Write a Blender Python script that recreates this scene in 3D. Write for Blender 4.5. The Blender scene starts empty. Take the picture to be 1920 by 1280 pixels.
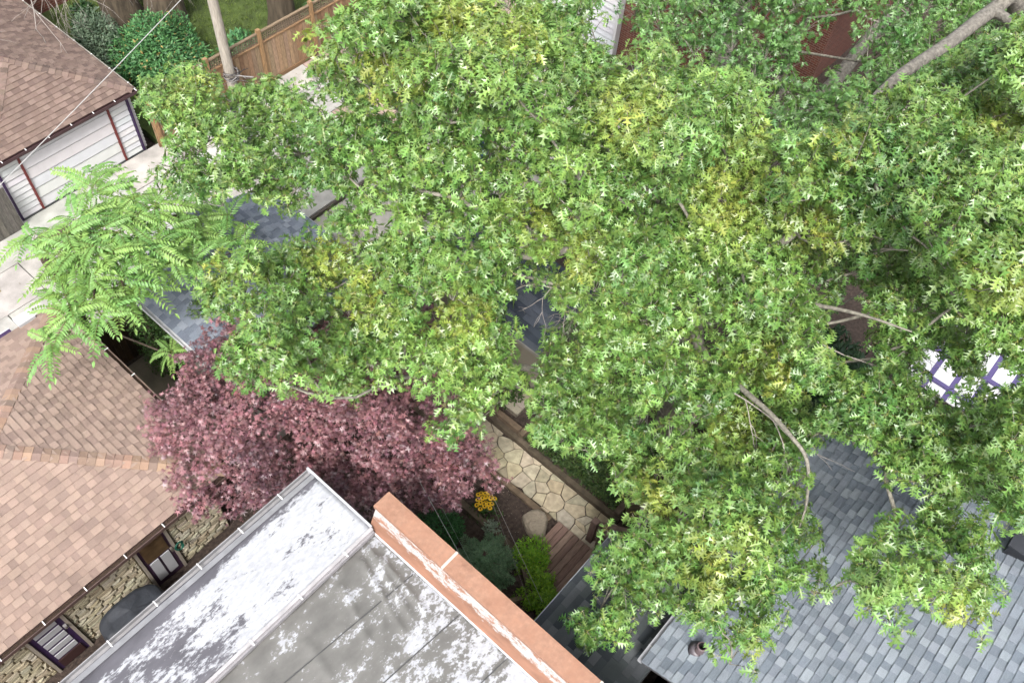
import bpy, math, random
import numpy as np
from mathutils import Matrix, Vector
random.seed(7); RG = np.random.default_rng(11)
SC = bpy.context.scene; COL = SC.collection

# ------------------------------------------------------------------ camera, sky, sun, exposure
H = 18.2; FPX = 1690.0
YAW, PITCH, ROLL = math.radians(36.45), math.radians(54.9), math.radians(6.05)
_fw = np.array([math.cos(YAW)*math.cos(PITCH), math.sin(YAW)*math.cos(PITCH), -math.sin(PITCH)])
_r0 = np.array([math.sin(YAW), -math.cos(YAW), 0.0]); _u0 = np.cross(_r0, _fw)
_rt = math.cos(ROLL)*_r0 + math.sin(ROLL)*_u0; _up = -math.sin(ROLL)*_r0 + math.cos(ROLL)*_u0
cam = bpy.data.cameras.new('camera'); camo = bpy.data.objects.new('camera', cam); COL.objects.link(camo)
cam.sensor_width = 36.0; cam.lens = FPX/1920*36; cam.clip_start = .1; cam.clip_end = 500
camo.matrix_world = Matrix(((_rt[0], _up[0], -_fw[0], 0), (_rt[1], _up[1], -_fw[1], 0), (_rt[2], _up[2], -_fw[2], H), (0, 0, 0, 1)))
SC.camera = camo
SUN_EL, SUN_AZ = math.radians(52), math.atan2(-.52, -.85)
w = bpy.data.worlds.new('World'); SC.world = w; w.use_nodes = True
nt = w.node_tree; bgn = nt.nodes['Background']
sky = nt.nodes.new('ShaderNodeTexSky'); sky.sky_type = 'NISHITA'; sky.sun_disc = False
sky.sun_elevation = SUN_EL; sky.sun_rotation = math.pi/2 - SUN_AZ; sky.dust_density = 5.0; sky.air_density = 1.2
hs = nt.nodes.new('ShaderNodeHueSaturation'); hs.inputs['Saturation'].default_value = .30
nt.links.new(sky.outputs[0], hs.inputs['Color']); nt.links.new(hs.outputs[0], bgn.inputs[0]); bgn.inputs[1].default_value = .15
sl = bpy.data.lights.new('sun', 'SUN'); sl.energy = 1.35; sl.angle = math.radians(13); sl.color = (1, .985, .955)
so = bpy.data.objects.new('sun', sl); COL.objects.link(so)
_sd = Vector((math.cos(SUN_AZ)*math.cos(SUN_EL), math.sin(SUN_AZ)*math.cos(SUN_EL), math.sin(SUN_EL)))
so.rotation_euler = _sd.to_track_quat('Z', 'Y').to_euler(); so.location = (0, 0, 30)
SC.view_settings.view_transform = 'Standard'; SC.view_settings.look = 'None'; SC.view_settings.gamma = 1; SC.view_settings.exposure = 1.34
SC.cycles.max_bounces = 4; SC.cycles.diffuse_bounces = 3; SC.cycles.glossy_bounces = 2; SC.cycles.use_adaptive_sampling = True; SC.cycles.adaptive_threshold = .03; SC.cycles.transparent_max_bounces = 4

# ------------------------------------------------------------------ materials
ALB = .50                       # picture colours to reflectance: the photograph is exposed about .75 stop over
def srgb(r, g, b):
    f = lambda c: (c/255/12.92 if c/255 <= .04045 else ((c/255+.055)/1.055)**2.4)
    return (f(r)*ALB, f(g)*ALB, f(b)*ALB)
def leafcol(r, g, b): return tuple(c*1.62 for c in srgb(r, g, b))
def mat(name, col=(.5, .5, .5), rough=.85, attr=False, nscale=8., namt=.25, fine=0., bump=0., bscale=60., metal=0., spec=.4, trans=0., stretch=None):
    m = bpy.data.materials.new(name); m.use_nodes = True; t = m.node_tree; N = t.nodes; L = t.links
    p = N['Principled BSDF']; p.inputs['Roughness'].default_value = rough; p.inputs['Metallic'].default_value = metal
    p.inputs['Specular IOR Level'].default_value = spec
    if attr:
        a = N.new('ShaderNodeAttribute'); a.attribute_name = 'tint'; src = a.outputs['Color']
    else:
        a = N.new('ShaderNodeRGB'); a.outputs[0].default_value = (*col, 1); src = a.outputs[0]
    g = N.new('ShaderNodeNewGeometry'); vec = g.outputs['Position']
    if stretch:
        mp = N.new('ShaderNodeMapping'); mp.inputs['Scale'].default_value = stretch; L.new(vec, mp.inputs['Vector']); vec = mp.outputs[0]
    def vary(src, scale, amt, detail):
        n = N.new('ShaderNodeTexNoise'); n.inputs['Scale'].default_value = scale; n.inputs['Detail'].default_value = detail
        L.new(vec, n.inputs['Vector'])
        r = N.new('ShaderNodeMapRange'); r.inputs[1].default_value = .3; r.inputs[2].default_value = .7
        r.inputs[3].default_value = 1-amt; r.inputs[4].default_value = 1+amt; L.new(n.outputs[0], r.inputs[0])
        v = N.new('ShaderNodeVectorMath'); v.operation = 'SCALE'; L.new(src, v.inputs[0]); L.new(r.outputs[0], v.inputs['Scale'])
        return v.outputs[0]
    if namt: src = vary(src, nscale, namt, 5)
    if fine: src = vary(src, 140., fine, 2)
    L.new(src, p.inputs['Base Color'])
    if bump:
        n = N.new('ShaderNodeTexNoise'); n.inputs['Scale'].default_value = bscale; n.inputs['Detail'].default_value = 5; L.new(vec, n.inputs['Vector'])
        b = N.new('ShaderNodeBump'); b.inputs['Strength'].default_value = bump; b.inputs['Distance'].default_value = .02
        L.new(n.outputs[0], b.inputs['Height']); L.new(b.outputs[0], p.inputs['Normal'])
    if trans:
        tr = N.new('ShaderNodeBsdfTranslucent'); mx = N.new('ShaderNodeMixShader'); mx.inputs[0].default_value = trans
        hv = N.new('ShaderNodeVectorMath'); hv.operation = 'MULTIPLY'; hv.inputs[1].default_value = (1.3, 1.35, .7); L.new(src, hv.inputs[0])
        L.new(hv.outputs[0], tr.inputs['Color']); L.new(p.outputs[0], mx.inputs[1]); L.new(tr.outputs[0], mx.inputs[2])
        L.new(mx.outputs[0], N['Material Output'].inputs['Surface'])
    return m
def brick_mat(name, axes, c1, c2, mortar):
    m = bpy.data.materials.new(name); m.use_nodes = True; t = m.node_tree; N = t.nodes; L = t.links; p = N['Principled BSDF']
    p.inputs['Roughness'].default_value = .9
    g = N.new('ShaderNodeNewGeometry'); s = N.new('ShaderNodeSeparateXYZ'); L.new(g.outputs['Position'], s.inputs[0])
    c = N.new('ShaderNodeCombineXYZ'); L.new(s.outputs[axes[0]], c.inputs[0]); L.new(s.outputs[axes[1]], c.inputs[1])
    b = N.new('ShaderNodeTexBrick'); L.new(c.outputs[0], b.inputs['Vector']); b.inputs['Scale'].default_value = 1
    b.inputs['Brick Width'].default_value = .22; b.inputs['Row Height'].default_value = .075; b.inputs['Mortar Size'].default_value = .008
    b.inputs['Color1'].default_value = (*c1, 1); b.inputs['Color2'].default_value = (*c2, 1); b.inputs['Mortar'].default_value = (*mortar, 1)
    L.new(b.outputs['Color'], p.inputs['Base Color'])
    bu = N.new('ShaderNodeBump'); bu.inputs['Strength'].default_value = .5; bu.inputs['Distance'].default_value = .01; bu.invert = True
    L.new(b.outputs['Fac'], bu.inputs['Height']); L.new(bu.outputs[0], p.inputs['Normal'])
    return m
def patch_mat(name, base, coat, lo, hi, scale, stretch, extra=None, rough=.6, bump=.25):
    """weathered coating: two colours divided by a multi-scale noise mask with a hard, flaky edge"""
    m = bpy.data.materials.new(name); m.use_nodes = True; t = m.node_tree; N = t.nodes; L = t.links; p = N['Principled BSDF']
    g = N.new('ShaderNodeNewGeometry'); mp = N.new('ShaderNodeMapping'); mp.inputs['Scale'].default_value = stretch; L.new(g.outputs['Position'], mp.inputs['Vector'])
    def noise(sc, det, rgh=.6):
        n = N.new('ShaderNodeTexNoise'); n.inputs['Scale'].default_value = sc; n.inputs['Detail'].default_value = det; n.inputs['Roughness'].default_value = rgh
        L.new(mp.outputs[0], n.inputs['Vector']); return n.outputs[0]
    n1 = noise(scale, 9, .68)
    nf = noise(scale*7, 8, .7); fm = N.new('ShaderNodeMath'); fm.operation = 'MULTIPLY_ADD'; L.new(nf, fm.inputs[0]); fm.inputs[1].default_value = .42; fm2 = N.new('ShaderNodeMath'); fm2.operation = 'MULTIPLY'; fm2.inputs[1].default_value = .62; L.new(n1, fm2.inputs[0]); L.new(fm2.outputs[0], fm.inputs[2]); fac = fm.outputs[0]
    if extra:                       # (axis, where, width, gain): more coating near a line that the roofer painted
        s = N.new('ShaderNodeSeparateXYZ'); L.new(g.outputs['Position'], s.inputs[0])
        for ax, a, b2, g0, gain in extra:
            r = N.new('ShaderNodeMapRange'); r.inputs[1].default_value = a; r.inputs[2].default_value = b2; r.inputs[3].default_value = g0; r.inputs[4].default_value = gain
            L.new(s.outputs[ax], r.inputs[0]); ad = N.new('ShaderNodeMath'); L.new(fac, ad.inputs[0]); L.new(r.outputs[0], ad.inputs[1]); fac = ad.outputs[0]
    rp = N.new('ShaderNodeMapRange'); rp.inputs[1].default_value = lo; rp.inputs[2].default_value = hi; L.new(fac, rp.inputs[0])
    n2 = noise(2.2, 6); v1 = N.new('ShaderNodeMapRange'); v1.inputs[1].default_value = .3; v1.inputs[2].default_value = .7; v1.inputs[3].default_value = .72; v1.inputs[4].default_value = 1.25; L.new(n2, v1.inputs[0])
    n3 = noise(13, 7); v3 = N.new('ShaderNodeMapRange'); v3.inputs[1].default_value = .3; v3.inputs[2].default_value = .7; v3.inputs[3].default_value = .74; v3.inputs[4].default_value = 1.08; L.new(n3, v3.inputs[0])
    cb = N.new('ShaderNodeVectorMath'); cb.operation = 'SCALE'; cb.inputs[0].default_value = base; L.new(v1.outputs[0], cb.inputs['Scale'])
    cc = N.new('ShaderNodeVectorMath'); cc.operation = 'SCALE'; cc.inputs[0].default_value = coat; L.new(v3.outputs[0], cc.inputs['Scale'])
    mx = N.new('ShaderNodeMix'); mx.data_type = 'RGBA'; L.new(rp.outputs[0], mx.inputs['Factor']); L.new(cb.outputs[0], mx.inputs['A']); L.new(cc.outputs[0], mx.inputs['B'])
    L.new(mx.outputs['Result'], p.inputs['Base Color']); p.inputs['Roughness'].default_value = rough
    bu = N.new('ShaderNodeBump'); bu.inputs['Strength'].default_value = bump; bu.inputs['Distance'].default_value = .02; L.new(fac, bu.inputs['Height']); L.new(bu.outputs[0], p.inputs['Normal'])
    return m
M = {}
M['oak'] = mat('oak_leaf', attr=True, rough=.38, namt=0, spec=.8, trans=.26)
M['maple'] = mat('maple_leaf', attr=True, rough=.42, namt=0, spec=.6, trans=.15)
M['sumac'] = mat('sumac_leaf', attr=True, rough=.45, namt=0, spec=.5, trans=.3)
M['shrub'] = mat('shrub_leaf', attr=True, rough=.5, namt=.2, nscale=14, spec=.4, trans=.2)
M['bark'] = mat('oak_bark', srgb(172, 166, 152), .9, nscale=18, namt=.4, bump=.7, bscale=45, stretch=(1, 1, .35))
M['barkdark'] = mat('dark_bark', srgb(104, 92, 76), .95, nscale=9, namt=.4, bump=1., bscale=22, stretch=(1, 1, .2))
M['barkpale'] = mat('pale_bark', srgb(196, 186, 178), .9, nscale=30, namt=.25, bump=.4)
M['barkmaple'] = mat('maple_bark', srgb(112, 96, 84), .9, nscale=24, namt=.3, bump=.5)
M['shingle'] = mat('asphalt_shingle', attr=True, rough=.95, nscale=2.2, namt=.10, fine=.16, bump=.35, bscale=260, spec=.2)
M['wood'] = mat('cedar_board', attr=True, rough=.85, nscale=9, namt=.32, bump=.4, bscale=60, stretch=(6, 6, .8))
M['woodx'] = mat('board_along', attr=True, rough=.85, nscale=7, namt=.28, bump=.4, bscale=50, stretch=(.8, 6, 6))
M['timber'] = mat('bed_timber', attr=True, rough=.9, nscale=7, namt=.35, bump=.5, bscale=40)
M['paint'] = mat('painted', attr=True, rough=.55, nscale=5, namt=.05, fine=.03, bump=.12, bscale=50)
M['metal'] = mat('painted_metal', attr=True, rough=.45, nscale=6, namt=.15, fine=.06, spec=.5)
M['stone'] = mat('split_stone', attr=True, rough=.95, nscale=22, namt=.14, fine=.1, bump=.6, bscale=55)
M['flag'] = mat('flagstone', attr=True, rough=.9, nscale=9, namt=.25, fine=.1, bump=.4, bscale=50)
M['concrete'] = mat('concrete', attr=True, rough=.9, nscale=2.2, namt=.26, fine=.14, bump=.2, bscale=120)
M['soil'] = mat('soil', srgb(92, 78, 70), 1., nscale=14, namt=.5, fine=.3, bump=1., bscale=60)
M['lawn'] = mat('lawn', srgb(88, 106, 48), 1., nscale=2.4, namt=.5, fine=.4, bump=1., bscale=120)
M['debris'] = mat('leaf_litter', srgb(78, 60, 48), 1., nscale=40, namt=.7, fine=.3, bump=1., bscale=90)
M['tarp'] = mat('tarp', srgb(74, 78, 86), .55, nscale=6, namt=.25, bump=.3, bscale=18)
M['glass'] = mat('dusty_pane', srgb(122, 98, 70), .3, nscale=7, namt=.45)
M['cable'] = mat('cable', attr=True, rough=.6, namt=0)
M['plastic'] = mat('plastic', attr=True, rough=.4, namt=.06)
M['brickX'] = brick_mat('brick_x', (1, 2), srgb(140, 78, 60), srgb(108, 56, 44), srgb(160, 140, 124))
M['brickY'] = brick_mat('brick_y', (0, 2), srgb(132, 72, 56), srgb(108, 56, 44), srgb(136, 108, 94))
M['roofwhite'] = patch_mat('white_roof_coating', srgb(108, 106, 114), srgb(214, 216, 222), .475, .53, 1.7, (.7, 1.6, 1), extra=((1, 6.44, 6.2, -.22, 0), (0, -.2, 2.0, -.05, .07)), rough=.55)
M['roofgrey'] = patch_mat('grey_membrane', srgb(130, 128, 124), srgb(212, 214, 220), .58, .62, 2.2, (.8, 1.2, 1), extra=((0, 1.7, 3.5, 0, .05), (1, 4.4, 1.8, 0, .06)), rough=.5)
M['parapet'] = patch_mat('parapet_paint', srgb(184, 134, 108), srgb(200, 152, 126), .4, .6, 3., (1, 1, 1), rough=.6, bump=.05)
M['parapetin'] = patch_mat('parapet_inner', srgb(176, 128, 104), srgb(222, 220, 218), .55, .585, 3.6, (1.6, .8, 3), extra=((2, 4.15, 4.36, -.2, .07),), rough=.6)

# ------------------------------------------------------------------ mesh helpers
def wloc(o):
    p = Vector((0, 0, 0))
    while o: p = p + o.location; o = o.parent
    return p
def link(name, me, m, parent=None, smooth=False):
    o = bpy.data.objects.new(name, me); COL.objects.link(o); me.materials.append(m)
    if parent is not None: o.parent = parent
    if smooth: me.polygons.foreach_set('use_smooth', [True]*len(me.polygons))
    return o
def raw(name, V, F, T, m, parent=None, smooth=False):
    V = np.asarray(V, float).reshape(-1, 3)
    if parent is not None: V = V - np.array(wloc(parent))
    me = bpy.data.meshes.new(name); me.from_pydata(V.tolist(), [], F)
    T = np.asarray(T, float); T = np.c_[T, np.ones(len(T))] if T.shape[1] == 3 else T
    a = me.attributes.new('tint', 'FLOAT_COLOR', 'POINT'); a.data.foreach_set('color', T.astype(np.float32).ravel())
    return link(name, me, m, parent, smooth)
def tris(name, V, F, T, m, parent=None):
    """fast builder: V (n,3), F (k,3) int arrays, T (n,3) colours"""
    if parent is not None: V = V - np.array(wloc(parent))
    me = bpy.data.meshes.new(name); k = len(F)
    me.vertices.add(len(V)); me.vertices.foreach_set('co', V.astype(np.float32).ravel())
    me.loops.add(k*3); me.loops.foreach_set('vertex_index', F.astype(np.int32).ravel())
    me.polygons.add(k); me.polygons.foreach_set('loop_start', np.arange(0, k*3, 3, dtype=np.int32))
    me.update(calc_edges=True)
    a = me.attributes.new('tint', 'FLOAT_COLOR', 'POINT'); a.data.foreach_set('color', np.c_[T, np.ones(len(T))].astype(np.float32).ravel())
    return link(name, me, m, parent)
class MB:
    def __init__(s): s.V = []; s.F = []; s.T = []
    def add(s, V, F, tint):
        n = len(s.V); s.V += [tuple(v) for v in V]; s.F += [tuple(i+n for i in f) for f in F]; s.T += [tint]*len(V); return s
    def box(s, x0, x1, y0, y1, z0, z1, tint=(.5, .5, .5)):
        V, F = boxvf(x0, x1, y0, y1, z0, z1); return s.add(V, F, tint)
    def obox(s, a, b, wd, ht, tint):            # beam from a to b (centre line of its base), width wd, height ht
        a = np.array(a, float); b = np.array(b, float); d = b-a; d /= np.linalg.norm(d)
        sd = np.cross(d, (0, 0, 1)); sd = sd/np.linalg.norm(sd)*wd/2; up = np.cross(sd/np.linalg.norm(sd), d)*ht
        V = [a-sd, a+sd, b+sd, b-sd, a-sd+up, a+sd+up, b+sd+up, b-sd+up]
        return s.add(V, BOXF, tint)
    def tube(s, P, R, sides=6, tint=(.5, .5, .5), cap=True):
        P = [np.array(p, float) for p in P]; n0 = len(s.V); prev = None
        for i, p in enumerate(P):
            d = P[min(i+1, len(P)-1)]-P[max(i-1, 0)]; d = d/(np.linalg.norm(d)+1e-9)
            if prev is None: prev = np.cross(d, (.3, .5, .81)); 
            u = prev-d*(prev@d); u /= np.linalg.norm(u)+1e-9; v = np.cross(d, u); prev = u
            for k in range(sides):
                a = 2*math.pi*k/sides; s.V.append(tuple(p+R[i]*(math.cos(a)*u+math.sin(a)*v))); s.T.append(tint)
        for i in range(len(P)-1):
            for k in range(sides):
                a = n0+i*sides+k; b = n0+i*sides+(k+1) % sides; s.F.append((a, b, b+sides, a+sides))
        if cap: s.F.append(tuple(range(n0+sides-1, n0-1, -1))); m_ = n0+(len(P)-1)*sides; s.F.append(tuple(range(m_, m_+sides)))
        return s
    def prism(s, poly, z0, z1, tint):
        n = len(poly); V = [(x, y, z0) for x, y in poly]+[(x, y, z1) for x, y in poly]
        F = [tuple(range(n-1, -1, -1)), tuple(range(n, 2*n))]+[(i, (i+1) % n, (i+1) % n+n, i+n) for i in range(n)]
        return s.add(V, F, tint)
    def ext(s, prof, axis, a, b, tint):          # profile [(h,z)] extruded along axis 0 (x) or 1 (y)
        n = len(prof); f = (lambda h, z, t: (t, h, z)) if axis == 0 else (lambda h, z, t: (h, t, z))
        V = [f(h, z, a) for h, z in prof]+[f(h, z, b) for h, z in prof]
        return s.add(V, [tuple(range(n-1, -1, -1)), tuple(range(n, 2*n))]+[(i, (i+1) % n, (i+1) % n+n, i+n) for i in range(n)], tint)
    def build(s, name, m, parent=None, smooth=False): return raw(name, s.V, s.F, s.T, m, parent, smooth)
BOXF = [(3, 2, 1, 0), (4, 5, 6, 7), (0, 1, 5, 4), (1, 2, 6, 5), (2, 3, 7, 6), (3, 0, 4, 7)]
def boxvf(x0, x1, y0, y1, z0, z1):
    return [(x0, y0, z0), (x1, y0, z0), (x1, y1, z0), (x0, y1, z0), (x0, y0, z1), (x1, y0, z1), (x1, y1, z1), (x0, y1, z1)], BOXF
def jit(c, a=.1, h=.03):
    f = 1+random.uniform(-a, a); return tuple(max(0, x*f*(1+random.uniform(-h, h))) for x in c)
def tag(o, label, cat, group=None):
    o['label'] = label; o['category'] = cat
    if group: o['group'] = group
    return o
def thing(name, loc, label, cat, group=None):
    o = bpy.data.objects.new(name, None); COL.objects.link(o); o.location = loc; o.empty_display_size = .2
    return tag(o, label, cat, group)
def struct(o): o['kind'] = 'structure'; return o
def emit(pieces, name, m, parent, rest, limit=300):
    """pieces: (V, F, tint). The ones that show largest from where the photograph was taken become parts, the rest one part."""
    sc = []
    for V, F, T in pieces:
        c = np.mean(V, axis=0)-np.array([0, 0, H]); wz = c@_fw; x = FPX*(c@_rt)/wz; y = FPX*(c@_up)/wz
        sz = np.ptp(np.asarray(V), axis=0).max()
        sc.append(sz/wz if abs(x) < 975 and abs(y) < 655 else sz/wz*.01)
    order = np.argsort(-np.array(sc)); out = []
    for i in order[:limit]:
        V, F, T = pieces[i]; out.append(raw(name, V, F, [T]*len(V) if np.ndim(T) == 1 else T, m, parent))
    if len(order) > limit:
        mb = MB()
        for i in order[limit:]:
            V, F, T = pieces[i]
            if np.ndim(T) == 1: mb.add(V, F, tuple(T))
            else:
                n = len(mb.V); mb.V += [tuple(v) for v in V]; mb.F += [tuple(j+n for j in f) for f in F]; mb.T += [tuple(t) for t in T]
        o = mb.build(rest, m, parent); o['kind'] = 'stuff'
    return out
# ------------------------------------------------------------------ roofs made of single shingles
def clip(poly, cl):
    n = len(cl)
    for i in range(n):
        a = cl[i]; b = cl[(i+1) % n]; out = []
        for j in range(len(poly)):
            p = poly[j]; q = poly[(j+1) % len(poly)]
            sp = (b[0]-a[0])*(p[1]-a[1])-(b[1]-a[1])*(p[0]-a[0]); sq = (b[0]-a[0])*(q[1]-a[1])-(b[1]-a[1])*(q[0]-a[0])
            if sp >= 0: out.append(p)
            if (sp >= 0) != (sq >= 0):
                t = sp/(sp-sq); out.append((p[0]+(q[0]-p[0])*t, p[1]+(q[1]-p[1])*t))
        poly = out
        if len(poly) < 3: return []
    return poly
def shingles(corners, palette, expo=.142, wmin=.10, wmax=.23, thick=.016, amt=.045):
    """corners: 3D roof plane, first edge is the eave, counter-clockwise seen from outside"""
    C = [np.array(c, float) for c in corners]; u = C[1]-C[0]; L0 = np.linalg.norm(u); u /= L0
    n = np.cross(u, C[2]-C[0]); n /= np.linalg.norm(n); v = np.cross(n, u)
    P = [((c-C[0])@u, (c-C[0])@v) for c in C]
    u0 = min(p[0] for p in P); u1 = max(p[0] for p in P); v1 = max(p[1] for p in P); out = []; j = 0; vv = -.02
    while vv < v1:
        x = u0-random.uniform(0, wmax); last = False
        while x < u1:
            wd = random.uniform(wmin, wmax); q = clip([(x, vv), (x+wd-.0015, vv), (x+wd-.0015, vv+expo), (x, vv+expo)], [(a, b) if b > .001 else (a, b-.025) for a, b in P]); x += wd
            if len(q) < 3: continue
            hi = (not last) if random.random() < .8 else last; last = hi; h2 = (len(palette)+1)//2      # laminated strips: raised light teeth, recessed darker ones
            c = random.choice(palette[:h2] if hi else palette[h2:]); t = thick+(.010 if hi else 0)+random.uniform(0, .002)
            top = [C[0]+u*a+v*b+n*(.004+t*(1-.85*(b-vv)/expo)) for a, b in q]; bot = [C[0]+u*a+v*b-n*.012 for a, b in q]; k = len(q)
            F = [tuple(range(k))]+[(i, i+k, (i+1) % k+k, (i+1) % k) for i in range(k)]
            out.append((np.array(top+bot), F, jit(c, amt, .008)))
        vv += expo; j += 1
    return out
def caps(p0, p1, na, nb, palette, wd=.14, expo=.15):
    p0 = np.array(p0, float); p1 = np.array(p1, float); d = p1-p0; L0 = np.linalg.norm(d); d /= L0; out = []
    ea = np.cross(d, na); eb = np.cross(nb, d)
    ea = ea/np.linalg.norm(ea); eb = eb/np.linalg.norm(eb)
    if ea[2] > 0: ea = -ea
    if eb[2] > 0: eb = -eb
    t = 0
    while t < L0-.02:
        e = min(expo+.02, L0-t); n = np.array([0, 0, 1.]); a = p0+d*t+n*.034; b = p0+d*(t+e)+n*.022
        V = [a+ea*wd, a, a+eb*wd, b+ea*wd, b, b+eb*wd]; V += [q-n*.018 for q in V]
        F = [(0, 1, 4, 3), (1, 2, 5, 4), (6, 9, 10, 7), (7, 10, 11, 8), (0, 6, 7, 1), (1, 7, 8, 2), (3, 4, 10, 9), (4, 5, 11, 10), (0, 3, 9, 6), (2, 8, 11, 5)]
        out.append((np.array(V), F, jit(random.choice(palette), .12))); t += expo
    return out
def normal(C): C = [np.array(c, float) for c in C]; n = np.cross(C[1]-C[0], C[2]-C[0]); return n/np.linalg.norm(n)
def deckslab(C, th=.06):   # solid boarding under the shingles
    C = [np.array(c, float) for c in C]; n = normal(C); k = len(C); V = [c-n*.013 for c in C]+[c-n*th for c in C]
    return V, [tuple(range(k)), tuple(range(2*k-1, k-1, -1))]+[(i, i+k, (i+1) % k+k, (i+1) % k) for i in range(k)]

# ------------------------------------------------------------------ ground, lane, lawn
E_ = 150
struct(MB().add([(-E_, -E_, 0), (E_, -E_, 0), (E_, E_, 0), (-E_, E_, 0)], [(0, 1, 2, 3)], (0, 0, 0)).build('ground', M['soil']))
CON = srgb(212, 208, 200)
lane = struct(MB().box(-30, 40, 13.9, 18.98, -.05, .30, srgb(120, 112, 100)).build('lane', M['concrete']))
pc = []
ys = [13.95, 15.3, 16.6, 17.85, 18.97]
for j in range(4):
    x = -2.5+j*.7
    while x < 24:
        wd = random.uniform(1.9, 2.8); pink = x > 11.6
        c = srgb(196, 172, 158) if pink else CON
        a = [random.uniform(.006, .02) for _ in range(4)]
        V = [(x+a[0], ys[j]+a[1], .30), (x+wd-a[2], ys[j]+a[3], .30), (x+wd-a[0], ys[j+1]-a[1], .30), (x+a[2], ys[j+1]-a[3], .30)]
        z = .35+random.uniform(-.006, .006); V += [(p[0], p[1], z) for p in V]
        pc.append((np.array(V), BOXF, jit(c, .05))); x += wd
emit(pc, 'concrete_slab', M['concrete'], lane, 'concrete_slabs')
struct(MB().box(8.4, 60, 19.0, 60, -.05, .28, (0, 0, 0)).build('lawn', M['lawn']))
struct(MB().box(8.5, 19, 9.9, 13.88, -.05, .2, srgb(226, 218, 206)).build('pavement', M['concrete']))
struct(MB().box(2.95, 4.05, 10.2, 13.6, -.05, .06, srgb(168, 156, 138)).build('garden_slab', M['concrete']))

# ------------------------------------------------------------------ the flat roofed building at the bottom
ZF = 4.2
fb = thing('flat_roof_building', (0, 4, 0), 'flat roofed building with peeling white coating and orange parapet', 'building')
MB().box(-4, 3.38, 5.06, 6.45, 0, ZF-.12).box(-4, 3.44, -6, 5.06, 0, ZF-.2).build('wall', M['brickY'], fb)
# white upper roof: gently uneven sheet
def sheet(name, x0, x1, y0, y1, z, th, m, parent, nx, ny, fz):
    V = []; F = []
    for j in range(ny+1):
        for i in range(nx+1):
            x = x0+(x1-x0)*i/nx; y = y0+(y1-y0)*j/ny; V.append((x, y, z+fz(x, y)))
    for j in range(ny):
        for i in range(nx): a = j*(nx+1)+i; F.append((a, a+1, a+nx+2, a+nx+1))
    n = len(V); V += [(x0, y0, z-th), (x1, y0, z-th), (x1, y1, z-th), (x0, y1, z-th)]
    e0 = [i for i in range(nx+1)]; F.append(tuple([n, n+1]+e0[::-1])); e1 = [j*(nx+1)+nx for j in range(ny+1)]; F.append(tuple([n+1, n+2]+e1[::-1]))
    e2 = [ny*(nx+1)+i for i in range(nx, -1, -1)]; F.append(tuple([n+2, n+3]+e2[::-1])); e3 = [j*(nx+1) for j in range(ny, -1, -1)]; F.append(tuple([n+3, n]+e3[::-1]))
    return raw(name, V, F, [(.5, .5, .5)]*len(V), m, parent, True)
sheet('white_roof', -4, 3.5, 5.06, 6.52, ZF, .1, M['roofwhite'], fb, 90, 20, lambda x, y: .008*math.sin(x*2.1+y)+.006*math.sin(y*5+x*3)-.03*max(0, (y-6.3)/.22))['label'] = 'flaking white coated roof strip'
WR = [(3.28, 4.86, 2.95, 3.6, .035, .05), (3.05, 4.8, 2.7, 3.5, .03, .05), (3.3, 4.6, 3.15, 3.4, .035, .045), (2.55, 4.7, 2.2, 3.7, .02, .06), (2.9, 4.2, 2.0, 3.2, .014, .08), (1.6, 4.4, 1.2, 2.6, .014, .09)]
def wrink(x, y):
    z = .01*math.sin(x*1.7+y*1.1)+.005*math.sin(x*4-y*3)
    for ax, ay, bx, by, h, s in WR:
        dx, dy = bx-ax, by-ay; L2 = dx*dx+dy*dy; t = min(1, max(0, ((x-ax)*dx+(y-ay)*dy)/L2)); d2 = (x-ax-dx*t)**2+(y-ay-dy*t)**2
        z += 1.7*h*math.exp(-d2/(s*s))*(1-.6*t)
    return z
sheet('membrane_roof', -3.2, 3.52, -3.2, 5.0, ZF-.16, .05, M['roofgrey'], fb, 150, 180, wrink)['label'] = 'wrinkled grey roof membrane with white flakes'
b = MB()
for y in (4.05, 3.05, 2.05, 1.05, .05): b.obox((-3, y+.55, ZF-.145), (3.45, y-.02, ZF-.140), .015, .012, srgb(92, 92, 92))
b.build('membrane_seam', M['paint'], fb)
GM = srgb(190, 188, 190)
def gutter(name, axis, at_, a, b_, z, parent, wd=.11, ht=.09, col=GM, side=1, straps=.75, strapcol=(.8, .8, .8), debris=False):
    th = .008; pr = [(at_, z), (at_, z-ht), (at_+side*wd, z-ht), (at_+side*wd, z), (at_+side*(wd-th*2), z), (at_+side*(wd-th*2), z-ht+th), (at_+side*th, z-ht+th), (at_+side*th, z)]
    if side*(1 if axis == 1 else -1) < 0: pr = pr[::-1]
    g = MB().ext(pr, axis, a, b_, col).build(name, M['metal'], parent)
    if debris:
        lo, hi = sorted((at_+side*th*1.5, at_+side*(wd-th*2.5)))
        d = MB(); d.box(*((a, b_, lo, hi) if axis == 0 else (lo, hi, a, b_)), z-ht+.01, z-.03, (0, 0, 0))
        d.build('leaf_litter', M['debris'], g)
    t = a+.3
    while t < b_-.05:
        lo, hi = sorted((at_-side*.02, at_+side*(wd+.004)))
        s = MB(); s.box(*((t, t+.016, lo, hi) if axis == 0 else (lo, hi, t, t+.016)), z+.002, z+.012, strapcol); s.build('gutter_strap', M['metal'], g); t += straps
    return g
gutter('edge_gutter', 0, 6.50, -4, 3.5, ZF-.03, fb, wd=.13, ht=.1, col=srgb(176, 174, 176), straps=.82)
MB().ext([(6.40, ZF+.004), (6.50, ZF-.028), (6.50, ZF-.016), (6.40, ZF+.016)], 0, -4, 3.5, srgb(168, 168, 172)).build('edge_flashing', M['metal'], fb)
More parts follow.
